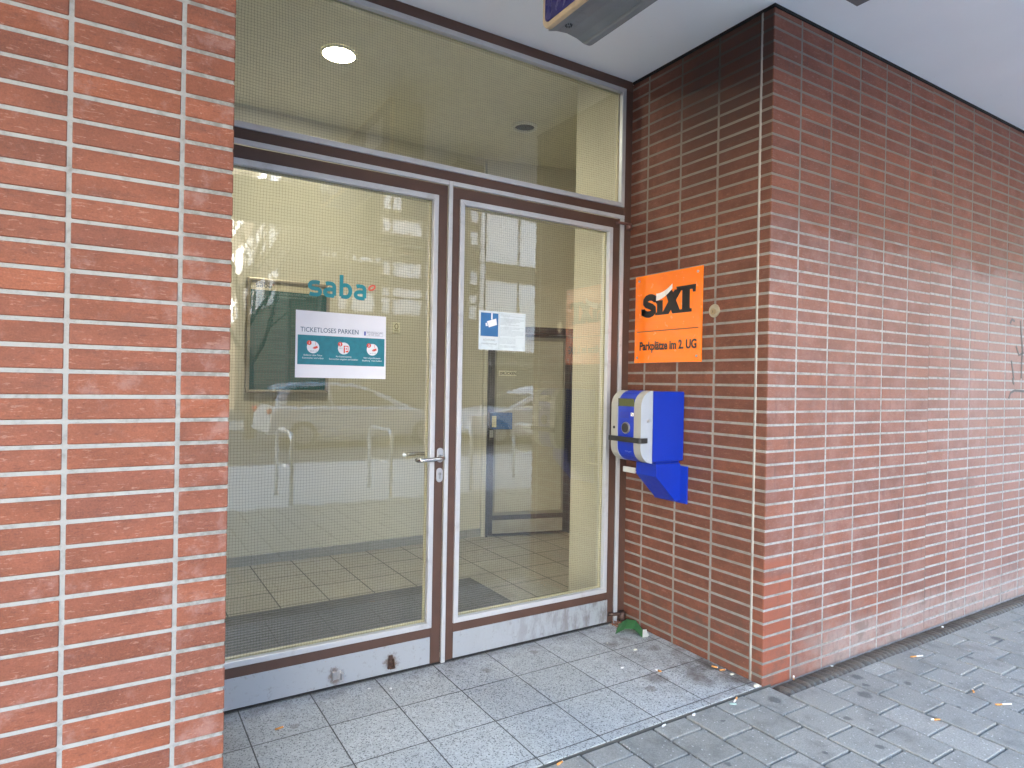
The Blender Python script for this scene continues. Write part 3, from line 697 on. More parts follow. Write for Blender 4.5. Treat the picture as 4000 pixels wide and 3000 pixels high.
# strokes of the rounded word mark
def arc(cx, cy, rx, ry, a0, a1, n=14): return [(cx+rx*math.cos(R(a0+(a1-a0)*k/n)), cy+ry*math.sin(R(a0+(a1-a0)*k/n))) for k in range(n+1)]
def wordmark(m, ring, x, z, s, y, th=.0006, flip=-1):
    """the word 'saba' in round strokes, x-height s"""
    w_ = s*.25; h = s; T = lambda pts: [(x+px*s, z+pz*s) for px, pz in pts]
    m.ribbon(T([(.74, .86), (.55, .89), (.36, .88)]+arc(.34, .68, .22, .20, 110, 250, 8)+[(.36, .50), (.5, .46)]+arc(.55, .29, .22, .19, 80, -75, 8)+[(.42, .105), (.25, .115), (.10, .15)]), w_, 'y', y, th, 0, flip)
    def a_(ox):
        m.ribbon(T([(ox+.14, .86), (ox+.30, .90), (ox+.42, .89)]+arc(ox+.46, .67, .24, .22, 85, 0, 6)+[(ox+.70, .40), (ox+.70, .12)]), w_, 'y', y, th, 0, flip)
        m.ribbon(T([(ox+.70, .12), (ox+.55, .10), (ox+.36, .105)]+arc(ox+.34, .31, .25, .20, 265, 95, 8)+[(ox+.45, .52), (ox+.70, .51)]), w_, 'y', y-.0002*1, th, 0, flip)
    a_(.98)
    ox = 2.0
    m.ribbon(T([(ox+.14, 1.52), (ox+.14, .8), (ox+.14, .12)]), w_, 'y', y, th, 0, flip)
    m.ribbon(T([(ox+.14, .13), (ox+.35, .105), (ox+.45, .11)]+arc(ox+.46, .49, .28, .38, -80, 80, 10)+[(ox+.38, .88), (ox+.14, .80)]), w_, 'y', y-.0002, th, 0, flip)
    a_(3.0)
    ring.ribbon([(x+s*(4.20+.20*math.cos(a_2)+.06*math.sin(a_2)), z+s*(.86+.16*math.sin(a_2)+.03*math.cos(a_2))) for a_2 in [2*math.pi*k/20 for k in range(21)]], s*.11, 'y', y, th, 0, flip)
m = M(); rg = M(); wordmark(m, rg, .632, 2.088, .030, 2.2115); obj('wordmark', m, plain('dark_print', (.03, .06, .06), .5), nb); obj('ring', rg, plain('red_print', (.4, .08, .06), .5), nb)

# logo on the left pane
lg = thing('logo_sticker', (.61, .024, 1.78), 'turquoise saba lettering with coral ring stuck on the left door glass', 'sticker')
TEAL = plain('teal_vinyl', (.02, .27, .32), .4); CORAL = plain('coral_vinyl', (.75, .13, .09), .4)
m = M(); rg = M(); wordmark(m, rg, .461, 1.779, .0705, .0248)
obj('lettering', m, TEAL, lg); obj('ring', rg, CORAL, lg)

# paper notice on the left pane
pp = thing('paper_notice', (.62, .02, 1.41), 'white paper notice TICKETLOSES PARKEN taped on the left door glass', 'notice')
PAPER = plain('white_paper', (.80, .80, .86), .55, var=.02)
TL2 = plain('teal_print', (.015, .20, .26), .5, var=.12, nscale=40)
m = M(); m.quad((.411, .0246, 1.412), (.832, .0246, 1.412), (.829, .0246, 1.709), (.4105, .0246, 1.7115)); pg = M()
pg.prism([(.411, 1.412), (.832, 1.412), (.829, 1.709), (.4105, 1.7115)], 'y', .0238, .0250); obj('sheet', pg, PAPER, pp)
m = M(); rect(m, 'y', .0232, .0005, .420, .824, 1.471, 1.6025); obj('teal_band', m, TL2, pp)
NAVY = plain('navy_print', (.03, .10, .17), .5); WHT = plain('white_print', (.78, .80, .84), .5); REDP = plain('red_icon_print', (.68, .07, .04), .5); GRYP = plain('grey_print', (.12, .13, .2), .5)
fr_ = lambda s_: dict(ext=.0002, **s_)
X1, Z1 = (1, 0, 0), (0, 0, 1)
text('headline', 'TICKETLOSES PARKEN', .030, NAVY, pp, (.431, .0232, 1.617), X1, Z1, ext=.0002, sx=.885)
m = M(); rect(m, 'y', .0232, .0004, .723, .731, 1.614, 1.633); obj('plate_badge', m, plain('badge_blue', (.03, .06, .4), .5), pp)
m = M()
for a in ((.733, .815, 1.6128, 1.6134), (.733, .815, 1.6336, 1.6342), (.8144, .815, 1.6128, 1.6342)): rect(m, 'y', .0232, .0004, *a)
obj('plate_outline', m, GRYP, pp)
join_text('plate_text', [(('IHR KENNZEICHEN', .0088, GRYP, pp, (.7365, .0230, 1.6250), X1, Z1), dict(ext=.0001, sx=.98)), (('IST IHR TICKET', .0088, GRYP, pp, (.744, .0230, 1.6160), X1, Z1), dict(ext=.0001, sx=.95))], pp, GRYP)
red = M(); cx3 = (.488, .628, .764)
for cx in cx3: disc = M(); disc.cyl((cx, 1.549), 'y', .0275, .0226, .0231, 28); obj('icon_disc', disc, WHT, pp)
for cx in cx3: red.cyl((cx-.0175, 1.568), 'y', .0105, .0220, .0225, 20)
for cx in (.488, .764):
    red.prism([(cx+.002, 1.550), (cx+.018, 1.556), (cx+.0215, 1.547), (cx+.0055, 1.540)], 'y', .0220, .0225)
    red.prism([(cx-.002, 1.547), (cx+.0015, 1.549), (cx+.003, 1.543), (cx, 1.541)], 'y', .0220, .0225); rect(red, 'y', .0220, .0005, cx+.0095, cx+.011, 1.558, 1.573)
cx = .628
for a in ((cx+.008, cx+.021, 1.532, 1.538), (cx+.018, cx+.021, 1.538, 1.562), (cx+.006, cx+.021, 1.558, 1.562), (cx+.009, cx+.013, 1.544, 1.552), (cx-.001, cx+.005, 1.528, 1.554)): rect(red, 'y', .0220, .0005, *a)
red.cyl((cx+.002, 1.5585), 'y', .0035, .0220, .0225, 12)
obj('red_icons', red, REDP, pp)
sm = []
for cx, c in zip(cx3, '123'): sm.append(((c, .015, WHT, pp, (cx-.0175, .0217, 1.5627), X1, Z1), dict(ext=.0001, align='CENTER', offset=.0003)))
for cx, l1, l2, z1 in ((.488, 'Einfahren ohne Ticket', 'Kennzeichen wird erfasst', 1.5095), (.628, 'Am Kassenautomat', 'Kennzeichen eingeben und bezahlen', 1.508), (.764, 'Nach abgeschlossener', 'Bezahlung - freie Ausfahrt', 1.506)):
    sm.append(((l1, .0108, WHT, pp, (cx, .0230, z1), X1, Z1), dict(ext=.0001, align='CENTER', sx=.86))); sm.append(((l2, .0108, WHT, pp, (cx, .0230, z1-.0125), X1, Z1), dict(ext=.0001, align='CENTER', sx=.86)))
join_text('captions', sm, pp, WHT)
join_text('number_plates', [(('AB CD 123', .0075, GRYP, pp, (cx-.014, .0223, 1.529), X1, Z1), dict(ext=.0001, sx=.9)) for cx in (.488, .764)] + [(('AB 12', .006, GRYP, pp, (.606, .0223, 1.548), X1, Z1), dict(ext=.0001))], pp, GRYP)

# camera sticker on the right pane
cs = thing('camera_sticker', (1.48, .02, 1.575), 'pale sticker with blue surveillance camera picture on the right door glass', 'sticker')
STK = plain('pale_film', (.60, .68, .72), .3, var=.03)
m = M(); rect(m, 'y', .0238, .001, 1.3345, 1.6215, 1.576, 1.779); obj('film', m, STK, cs)
m = M(); rect(m, 'y', .0232, .0005, 1.3445, 1.4505, 1.6465, 1.7685); obj('blue_field', m, plain('blue_print', (.035, .15, .36), .4), cs)
m = M(); m.prism([(1.381, 1.724), (1.437, 1.741), (1.443, 1.709), (1.394, 1.693)], 'y', .0226, .0231); m.prism([(1.373, 1.714), (1.380, 1.717), (1.388, 1.700), (1.375, 1.698)], 'y', .0226, .0231); rect(m, 'y', .0226, .0005, 1.407, 1.415, 1.735, 1.7685)
obj('camera_picture', m, WHT, cs)
join_text('lettering', [(('ACHTUNG', .015, GRYP, cs, (1.397, .0230, 1.622), X1, Z1), dict(ext=.0001, align='CENTER')), (('Videoüberwachung!', .0125, GRYP, cs, (1.397, .0230, 1.604), X1, Z1), dict(ext=.0001, align='CENTER', sx=.95))], cs, plain('faint_grey_print', (.25, .32, .36), .5))
m = M(); small_print(m, 1.462, 1.61, 1.765, 1.65, .0062, .0022, .0231, 8, (.006, .05)); small_print(m, 1.462, 1.56, 1.64, 1.59, .0062, .0022, .0231, 9, (.006, .05))
for a in ((1.4545, 1.4555, 1.58, 1.775), (1.4585, 1.6175, 1.644, 1.6448), (1.4585, 1.6175, 1.770, 1.7708), (1.4585, 1.4593, 1.582, 1.77), (1.6167, 1.6175, 1.582, 1.77)): rect(m, 'y', .0231, .0005, *a)
obj('small_print', m, plain('sticker_print', (.38, .46, .50), .5), cs)

# small plate beside the board
sp_ = thing('wall_plate', (1.755, 2.22, 1.81), 'tiny cream plate with flame mark on the hall wall right of the notice board', 'plate')
m = M(); rect(m, 'y', 2.222, .008, 1.722, 1.79, 1.805, 1.895); obj('plate', m, plain('pale_plate', (.78, .75, .55), .4), sp_, bevel=.002)
m = M(); m.ribbon([(1.756+.014*math.cos(a), 1.862+.022*math.sin(a)) for a in [2*math.pi*k/16 for k in range(17)]], .006, 'y', 2.2212, .0008); rect(m, 'y', 2.2212, .0008, 1.738, 1.776, 1.822, 1.828); obj('flame_mark', m, plain('brown_print', (.2, .16, .06), .5), sp_)
# poster on the far right wall of the hall
ps = thing('poster', (3.45, 1.9, 1.36), 'dark poster with yellow triangle border on the right wall of the hall', 'poster')
m = M(); m.box(3.452, 3.459, 1.68, 2.0, 1.36, 1.982); obj('sheet', m, plain('dark_poster', (.07, .06, .055), .35), ps)
m = M()
for k in range(5): y0 = 1.69+k*.062; m.prism([(y0, 1.915), (y0+.045, 1.915), (y0+.03, 1.965), (y0+.01, 1.965)], 'x', 3.4505, 3.4518)
obj('yellow_border', m, plain('yellow_print', (.75, .55, .04), .5), ps)

# downlights
def em(name, col, st):
    t = NT(name); t.b.inputs['Emission Color'].default_value = tuple(col)+(1,); t.b.inputs['Emission Strength'].default_value = st; t.set(col); return t.m
RIM = plain('white_rim', (.85, .83, .74), .4)
def ringm(cx, cy, r0, r1, z0, z1, n=32):
    m = M()
    for k in range(n):
        a, b = 2*math.pi*k/n, 2*math.pi*(k+1)/n
        m.prism([(cx+r0*math.cos(a), cy+r0*math.sin(a)), (cx+r1*math.cos(a), cy+r1*math.sin(a)), (cx+r1*math.cos(b), cy+r1*math.sin(b)), (cx+r0*math.cos(b), cy+r0*math.sin(b))], 'z', z0, z1)
    return m
dl = thing('downlight', (.892, 1.076, 3.43), 'glowing round ceiling lamp behind the transom glass', 'ceiling light', 'ceiling lights of the entrance hall')
m = M(); m.cyl((.892, 1.076), 'z', .098, 3.416, 3.429, 32); obj('lamp_disc', m, em('lamp_glow', (1, .93, .68), 3), dl)
obj('rim', ringm(.892, 1.076, .098, .106, 3.414, 3.429), RIM, dl)
al = bpy.data.lights.new('downlight_lamp', 'AREA'); al.shape = 'DISK'; al.size = .19; al.energy = 1.9; al.color = (1, .93, .78)
ao = bpy.data.objects.new('downlight_lamp', al); COL.objects.link(ao); ao.parent = dl; ao.location = (0, 0, -.02)
dl2 = thing('downlight', (2.462, 1.379, 3.43), 'unlit round ceiling lamp with dark reflector behind the transom glass', 'ceiling light', 'ceiling lights of the entrance hall')
obj('rim', ringm(2.462, 1.379, .078, .100, 3.410, 3.429), RIM, dl2, bevel=.002)
m = M(); m.cyl((2.462, 1.379), 'z', .078, 3.424, 3.4285, 32); obj('reflector', m, plain('dark_reflector', (.05, .055, .05), .2, .8), dl2)

# door mat
MATM = NT('ribbed_mat'); mx_, my_, mz_ = MATM.pos()
_r = MATM.m_('FRACT', MATM.m_('DIVIDE', my_, .0285)); _g = MATM.mr(_r, .62, .72)
_c = MATM.mix(_g, (.17, .165, .15), (.035, .033, .03)); _gg = MATM.mr(MATM.noise(scale=300), .3, .7, .7, 1.3, False)
MATM.set(MATM.mix(1., _c, MATM.vec(_gg, _gg, _gg), 'MULTIPLY'), .8)
m = M(); y_ = .12
while y_ < 1.148:
    m.box(-.9, 1.93, y_, y_+.022, .0006, .0042, ch=.001); y_ += .038
m.box(-.9, 1.93, .12, 1.15, .0004, .0020, mi=1)
tag(obj('door_mat', m, [ plain('mat_fibre', (.14, .137, .128), .85, var=.25, nscale=120, bump=.5, bscale=400), DARK], base=(.5, .63, 0)), 'long grey ribbed entrance mat on the hall floor behind the doors', 'door mat')

# ------------------------------------------------------------ orange sign
os_ = thing('parking_sign', (W-.004, -.31, 1.535), 'square orange sign with black SIXT lettering screwed to the niche brick', 'sign')
ORG = plain('orange_acrylic', (.92, .19, .008), .22, var=.02)
m = M(); m.prism([(-.059, 1.534), (-.567, 1.534), (-.569, 2.038), (-.0605, 2.038)], 'x', W-.008, W-.003); obj('panel', m, ORG, os_, bevel=.001)
for y_, z_ in ((-.092, 2.010), (-.536, 2.010), (-.535, 1.565), (-.084, 1.565)): m = M(); m.cyl((y_, z_), 'x', .0065, W-.0115, W-.0075, 14); obj('screw', m, SCREW, os_)
m = M(); m.prism([(-.080, 1.7125), (-.542, 1.7125), (-.542, 1.7162), (-.080, 1.7162)], 'x', W-.0090, W-.0078); obj('rule', m, BLK, os_)
XS = (0, -1, 0)
text('caption', 'Parkplätze im 2. UG', .067, BLK, os_, (W-.0088, -.102, 1.608), XS, Z1, ext=.0004, sx=.79, offset=.0022)
# heavy slanted letters, y runs from -.113 (left) to -.515 (right)
m = M(); y0 = -.113; XO = W-.0088
def LP(pts): m.prism([(y0-a, 1.800+b) for a, b in pts], 'x', XO-.0006, XO+.0008)
# S as thick stroke
Sp = [(y0-a, 1.800+b) for a, b in [(.112, .092), (.100, .101), (.084, .107), (.064, .108), (.044, .103), (.032, .092), (.031, .078), (.042, .068), (.062, .061), (.084, .053), (.100, .042), (.101, .028), (.088, .016), (.066, .011), (.042, .013), (.022, .022), (.012, .032)]]
m.ribbon(Sp, .038, 'x', XO-.0006, .0014)
LP([(-.002, .044), (.030, .044), (.034, .020), (.004, .006)]); LP([(.096, .108), (.130, .108), (.124, .074), (.096, .078)])
LP([(.112, .002), (.176, .002), (.176, .018), (.170, .018), (.170, .084), (.118, .084), (.118, .068), (.126, .068), (.126, .018), (.112, .018)])
LP([(.160, .002), (.216, .002), (.312, .132), (.258, .132)])           # X strokes
XO -= .0004; LP([(.184, .132), (.240, .132), (.306, .002), (.244, .002)]); XO += .0004
LP([(.270, .146), (.410, .146), (.408, .106), (.390, .106), (.386, .122), (.368, .122), (.368, .020), (.382, .020), (.382, .002), (.300, .002), (.300, .020), (.314, .020), (.314, .122), (.280, .122)])
obj('lettering', m, plain('gloss_black_print', (.012, .010, .010), .5), os_)
m = M(); pa = [(y0-(.120+.0), 1.884), ]
sw = [(y0-(.120+.122*(k/10)), 1.800+.104+.050*(k/10)**2.0) for k in range(11)]
wsw = [.040-.014*(k/10) for k in range(11)]
for k in range(10):
    a, b = sw[k], sw[k+1]; m.prism([(a[0], a[1]-wsw[k]/2), (b[0], b[1]-wsw[k+1]/2), (b[0], b[1]+wsw[k+1]/2), (a[0], a[1]+wsw[k]/2)], 'x', XO-.0018, XO-.0012)
obj('white_dash', m, plain('white_sign_print', (.78, .74, .68), .3), os_)

# key switch on the brick
ks = thing('key_switch', (W, -.642, 1.793), 'round metal key switch set in the niche brick right of the orange sign', 'key switch')
m = M(); m.cyl((-.6425, 1.793), 'x', .034, W-.006, W+.002, 28); obj('cover', m, plain('dull_brass', (.42, .36, .26), .42, .5, var=.15, nscale=60), ks, bevel=.002)
m = M(); m.cyl((-.6405, 1.789), 'x', .016, W-.011, W-.005, 20); obj('lock_cylinder', m, plain('brass_lock', (.36, .28, .17), .35, .8), ks, bevel=.001)
m = M(); m.box(W-.0118, W-.0105, -.6415, -.6395, 1.783, 1.795); obj('keyhole', m, DARK, ks)

# ------------------------------------------------------------ blue ticket reader
tr = thing('ticket_reader', (2.2, -.35, .78), 'blue and silver wall mounted ticket reader on a blue bracket below the orange sign', 'ticket reader')
BLUE = plain('blue_powder_coat', (.004, .030, .36), .35, var=.03); SILV = plain('silver_cover', (.38, .42, .48), .42, .1, var=.03); SILW = plain('silver_warm_lit', (.36, .35, .31), .4, .1, var=.03)
XF = 2.017
m = M(); m.box(2.094, W-.012, -.460, -.236, 1.006, 1.374, ch=.003); obj('housing', m, BLUE, tr)
def prof(x0, grow=0.):
    r_ = .082+grow; zt_, zb_ = 1.377+grow, 1.001-grow; xr = 2.098
    pts = [(xr, zb_), (xr, zt_)]
    for k in range(9): a = R(90+90*k/8); pts.append((x0+r_+r_*math.cos(a), zt_-r_+r_*math.sin(a)))
    for k in range(9): a = R(180+90*k/8); pts.append((x0+r_+r_*math.cos(a), zb_+r_+r_*math.sin(a)))
    return pts
m = M(); m.prism(prof(XF), 'y', -.4645, -.412, mi_side=1); m.prism(prof(XF), 'y', -.286, -.2345, mi_side=1)  # band fronts in a warmer silver: the light they catch is painted in
s_ = obj('silver_band', m, [SILV, SILW], tr, bevel=.002)
m = M(); m.prism(prof(XF+.004), 'y', -.413, -.285); obj('blue_front', m, BLUE, tr)
m = M(); m.box(XF+.001, XF+.0052, -.408, -.291, 1.293, 1.333); obj('display', m, plain('display_glass', (.055, .065, .012), .12), tr)
m = M(); m.box(XF+.0005, XF+.006, -.410, -.289, 1.331, 1.3345); m.box(XF+.0005, XF+.006, -.293, -.288, 1.291, 1.3345); obj('display_shade', m, DARK, tr)
m = M()
for k in range(9):
    yy = -.298-.0082*k; m.prism([(yy, 1.231), (yy-.0025, 1.231), (yy-.0095, 1.262), (yy-.007, 1.262)], 'x', XF+.0025, XF+.0045)
obj('speaker_slots', m, plain('slot_shadow', (.05, .06, .28), .5), tr)
m = M(); m.box(XF+.002, XF+.0045, -.405, -.385, 1.243, 1.261); obj('white_button', m, WHITEP, tr)
m = M(); m.ribbon([(-.389, 1.258), (-.397, 1.252), (-.400, 1.246)], .003, 'x', XF+.001, .0008); obj('button_mark', m, BLK, tr)
m = M(); m.cyl((-.350, 1.180), 'x', .031, XF-.004, XF+.006, 28); obj('coin_ring', m, plain('grey_ring', (.22, .22, .23), .35, .3), tr, bevel=.003)
m = M(); m.cyl((-.350, 1.180), 'x', .0245, XF-.0055, XF-.003, 28); obj('reader_disc', m, plain('reader_black', (.025, .022, .022), .5), tr)
m = M(); m.cyl((-.260, 1.178), 'x', .0075, XF-.003, XF+.004, 16); obj('key_lock', m, DARK, tr)
m = M(); m.tube([(2.066, -.4660, 1.222), (2.066, -.4675, 1.222)], .008, 14); obj('side_lock', m, SATIN, tr)
m = M()
pts = [(2.060, -.4625), (2.058, -.472), (2.045, -.476), (2.010, -.476), (1.999, -.470), (1.998, -.24), (2.004, -.230), (2.012, -.2285), (2.012, -.464), (2.020, -.4655), (2.060, -.4655)]
m.prism(pts, 'z', 1.108, 1.134); obj('rubber_bumper', m, plain('black_rubber', (.022, .021, .02), .55), tr, bevel=.004)
join_text('front_print', [(('—————', .010, WHT, tr, (XF+.0035, -.345, 1.056), XS, Z1), dict(ext=.0002)), (('——', .007, WHT, tr, (XF+.0035, -.372, 1.050), XS, Z1), dict(ext=.0002))], tr, WHT)
m = M(); m.prism([(2.154, .990), (2.327, .990), (2.340, .965), (2.340, .79), (2.295, .788), (2.154, .925)], 'y', -.44, -.288); m.box(2.16, 2.33, -.43, -.295, .989, 1.008); obj('bracket', m, BLUE, tr, bevel=.002)
m = M(); m.box(2.333, W-.001, -.486, -.245, .775, .975); obj('wall_flange', m, BLUE, tr, bevel=.0015)
m = M(); m.box(2.306, 2.314, -.113, .0-.012, .893, .924); m.box(2.310, 2.34, -.29, -.113, .9, .905); obj('white_tab', m, WHITEP, tr)

# ------------------------------------------------------------ hanging light-box signs
hs = thing('hanging_sign', (1.26, -1.6, 2.8), 'dark blue hanging light box with rounded cream edge above the doors', 'sign')
GRYM = plain('grey_sheet_metal', (.22, .235, .24), .5, .2, var=.15, nscale=7, dirt=((.12, .12, .11), 9, .6))
TAN = plain('yellowed_edge', (.52, .39, .24), .5, var=.12, nscale=20, dirt=((.2, .16, .1), 25, .4))
BL2 = plain('navy_panel', (.028, .022, .13), .25, var=.03)
y0_, y1_ = -2.35, -.785
m = M()
def rrect(ya, yb, za, zb, r_, n=7):
    pts = []
    for cy, cz, a0 in ((yb-r_, zb-r_, 0), (ya+r_, zb-r_, 90), (ya+r_, za+r_, 180), (yb-r_, za+r_, 270)):
        for k in range(n+1): a = R(a0+90*k/n); pts.append((cy+r_*math.cos(a), cz+r_*math.sin(a)))
    return pts
m.prism(rrect(y0_, y1_, 2.796, 3.15, .045), 'x', 1.150, 1.172); m.prism(rrect(y0_, y1_, 2.790, 3.15, .045), 'x', 1.340, 1.372, mi=1)
obj('edge_trim', m, [TAN, GRYM], hs, bevel=.006)
m = M(); m.prism(rrect(y0_+.022, y1_-.022, 2.818, 3.128, .025), 'x', 1.1475, 1.1505); m.prism(rrect(y0_+.022, y1_-.022, 2.818, 3.128, .025), 'x', 1.3715, 1.3735); obj('face_panel', m, BL2, hs)
m = M()
pr = [(1.170, 2.800), (1.21, 2.812), (1.26, 2.818), (1.31, 2.812), (1.348, 2.800), (1.348, 3.14), (1.170, 3.14)]
m.prism(pr, 'y', y0_+.02, y1_-.016); obj('casing', m, GRYM, hs)
m = M()
for k in range(8): a = 2*math.pi*k/8; m.cyl((1.225+.012*math.cos(a), -.86+.012*math.sin(a)), 'z', .0022, 2.8085, 2.8150, 8)
obj('drain_holes', m, DARK, hs)
m = M(); rect(m, 'x', 1.1468, .001, -1.24, -.93, 2.90, 3.06); obj('white_mark', m, WHT, hs)
m = M()
for yy in (-1.1, -2.0): m.tube([(1.26, yy, 3.13), (1.26, yy, H)], .015, 10)
obj('hanger', m, GRYM, hs)
h2 = thing('hanging_box', (2.1, -1.9, 2.9), 'small grey hanging metal box at the upper right under the overhang', 'box')
m = M(); m.box(1.95, 2.179, -2.6, -1.458, 2.9, 3.1, ch=.006); obj('casing', m, plain('dark_grey_metal', (.13, .13, .13), .5, .2), h2)
m = M()
for yy in (-1.7, -2.4): m.tube([(2.07, yy, 3.09), (2.07, yy, H)], .012, 10)
obj('hanger', m, GRYM, h2)
# signboard along the edge of the overhang (seen only as a reflection)
m = M(); m.prism([(a-.0, b) for a, b in rrect(-3.6, 1.93, 2.79, 3.17, .06)], 'y', -3.16, -3.07)
tag(obj('signboard', m, plain('board_back', (.20, .19, .16), .7), base=(-.8, -3.1, 2.79), bevel=.004), 'long dull signboard with rounded ends along the outer edge of the overhang', 'signboard')

# ------------------------------------------------------------ litter
FILT = plain('orange_filter', (.62, .27, .07), .7, var=.15, nscale=300); CIGP = plain('cigarette_paper', (.74, .73, .70), .7, var=.08)
ASH = plain('ash', (.05, .05, .05), .9)
def butt(x, y, ang, L, label, frac=.5, z=0, stand=0):
    t = thing('cigarette_butt', (x, y, z), label, 'cigarette butt', 'cigarette butts on the ground')
    d = Vector((math.cos(R(ang)), math.sin(R(ang)), 0)); c = Vector((x, y, z+.0038))
    if stand: d = Vector((d.x*.75, d.y*.75, .6)).normalized(); c.z += .012
    a, b, mid = c-d*L/2, c+d*L/2, c-d*L/2+d*L*frac
    q = M(); q.tube([a, mid], .0038, 10); obj('filter', q, FILT, t)
    q = M(); q.tube([mid, (mid+b)/2+Vector((0, 0, .0004)), b], [.0038, .0037, .0033], 10); obj('paper', q, CIGP, t)
pz = -.006
butt(3.362, -1.156, -20, .075, 'long cigarette end with white paper on the pavers beyond the cobble strip', .45, pz)
butt(3.182, -1.493, 35, .030, 'short stubbed cigarette end on the pavers, mostly filter', .6, pz)
butt(3.155, -1.626, -25, .078, 'nearly whole cigarette lying at the far right on the pavers', .4, pz)
butt(2.736, -1.537, 152, .040, 'cigarette end half sunk beside a gum stain on the pavers', .7, pz)
butt(2.532, -1.002, 215, .055, 'cigarette end leaning on the cobbles right of the brick corner', .45, pz, 1)
butt(2.127, -.990, 205, .050, 'cigarette end in the gap between niche tiles and pavers near the corner', .55, pz)
butt(2.305, -.719, -60, .030, 'bare orange filter against the niche brick, inner one of a pair', .95, 0)
butt(2.312, -.762, -20, .032, 'bare orange filter against the niche brick, outer one of a pair', .95, 0)
butt(2.026, -.608, 110, .032, 'lone cigarette end in the middle of the right hand floor tiles', .55, 0)
butt(1.155, -.985, 12, .030, 'cigarette end at the bottom edge of the niche tiles', .95, pz)
butt(.314, -.233, 8, .034, 'flattened brown cigarette end on the left floor tile', .95, 0)
def bit(x, y, s, label, z=0, mat=None, el=1.6, ang=0):
    s *= .75
    m = M(); rr = random.Random(int(x*1000)); n = 7; pts = []
    for k in range(n):
        a = 2*math.pi*k/n; r_ = s*rr.uniform(.7, 1.1); px, py = r_*el*math.cos(a), r_*math.sin(a); ca, sa = math.cos(R(ang)), math.sin(R(ang))
        pts.append((x+px*ca-py*sa, y+px*sa+py*ca))
    m.prism(pts, 'z', z+.0003, z+s*.7); tag(obj('litter_scrap', m, mat or CIGP, base=(x, y, z), bevel=.001), label, 'litter', 'scraps of litter on the ground')
CRM = plain('cream_scrap', (.68, .66, .52), .7)
bit(3.955, -1.01, .010, 'white scrap on the far cobbles at the foot of the wall', pz)
bit(2.088, -1.008, .009, 'pale green scrap on the pavers beside a cigarette end', pz, plain('pale_green', (.42, .55, .48), .6), 2.6, -30)
bit(1.865, -.985, .009, 'white scrap in the gap between tiles and pavers, right one', pz, None, 2., 20)
bit(1.687, -.984, .007, 'thin white strip in the gap between tiles and pavers, left one', pz, None, 3.2, 15)
bit(2.318, -.815, .010, 'cream scrap at the niche wall foot behind the two filters', 0, CRM)
bit(2.318, -.955, .015, 'cream crumpled scrap exactly at the brick corner', 0, CRM, 1.3)
bit(1.896, -.493, .008, 'white scrap on the tiles near the lone cigarette end', 0)
bit(2.104, -.361, .009, 'white scrap on the tiles in front of the green card', 0, CRM, 1.9)
bit(2.031, -.220, .006, 'tiny cream crumb on a dark stain before the right door leaf', 0, CRM, 1.2)
bit(2.212, -.022, .006, 'yellowish crumb under the lower door pivot', 0, CRM, 1.1)
bit(.821, -.138, .009, 'white scrap on the tile below the door catch', 0, None, 1.8, 50)
bit(.738, -.085, .006, 'small white speck close to the left door leaf', 0, None, 1.8)
bit(2.853, -.998, .008, 'pale scrap on the cobbles between the first wall joints', pz)
lf_ = thing('green_card', (2.25, -.17, 0), 'torn folded green card with white tip in the niche corner by the lower pivot', 'litter')
GRN = plain('green_card_print', (.035, .17, .055), .45, var=.15, nscale=40)
m = M()
A = [(2.155, -.150, .004), (2.205, -.120, .038), (2.300, -.060, .040), (2.250, -.030, .006)]
n = len(m.v)
rows = [((2.150, -.150, .003), (2.262, -.045, .003)), ((2.200, -.175, .034), (2.300, -.080, .040)), ((2.235, -.205, .036), (2.322, -.125, .042)), ((2.248, -.262, .004), (2.318, -.190, .010))]
for (a, b), (c, d) in zip(rows[:-1], rows[1:]):
    m.quad(a, b, d, c); 
cd = obj('card', m, GRN, lf_); sm_ = cd.modifiers.new('solid', 'SOLIDIFY'); sm_.thickness = .0012
m = M(); m.quad((2.249, -.262, .004), (2.318, -.190, .010), (2.334, -.205, .013)); m.quad((2.249, -.262, .004), (2.334, -.205, .013), (2.314, -.232, .008)); m.quad((2.249, -.262, .004), (2.314, -.232, .008), (2.306, -.258, .006)); m.quad((2.249, -.262, .004), (2.306, -.258, .006), (2.280, -.272, .005)); tp = obj('white_tip', m, plain('white_card', (.7, .7, .66), .6), lf_)
sm_ = tp.modifiers.new('solid', 'SOLIDIFY'); sm_.thickness = .0012
m = M(); rr = random.Random(5)
for k in range(26):
    cx_, cy_ = 2.262+rr.uniform(-.04, .03), -.040+rr.uniform(-.035, .02); a = rr.uniform(0, 3.14); L = rr.uniform(.008, .02); hh = rr.uniform(.002, .02)
    m.tube([(cx_-L*math.cos(a), cy_-L*math.sin(a), .003), (cx_+L*math.cos(a), cy_+L*math.sin(a), .003+hh)], [.0035, .0025], 5)
tag(obj('wood_chips', m, plain('rotten_wood', (.22, .10, .06), .8, var=.4, nscale=90), base=(2.262, -.04, 0)), 'heap of reddish brown crumbs under the lower door pivot', 'litter', None)

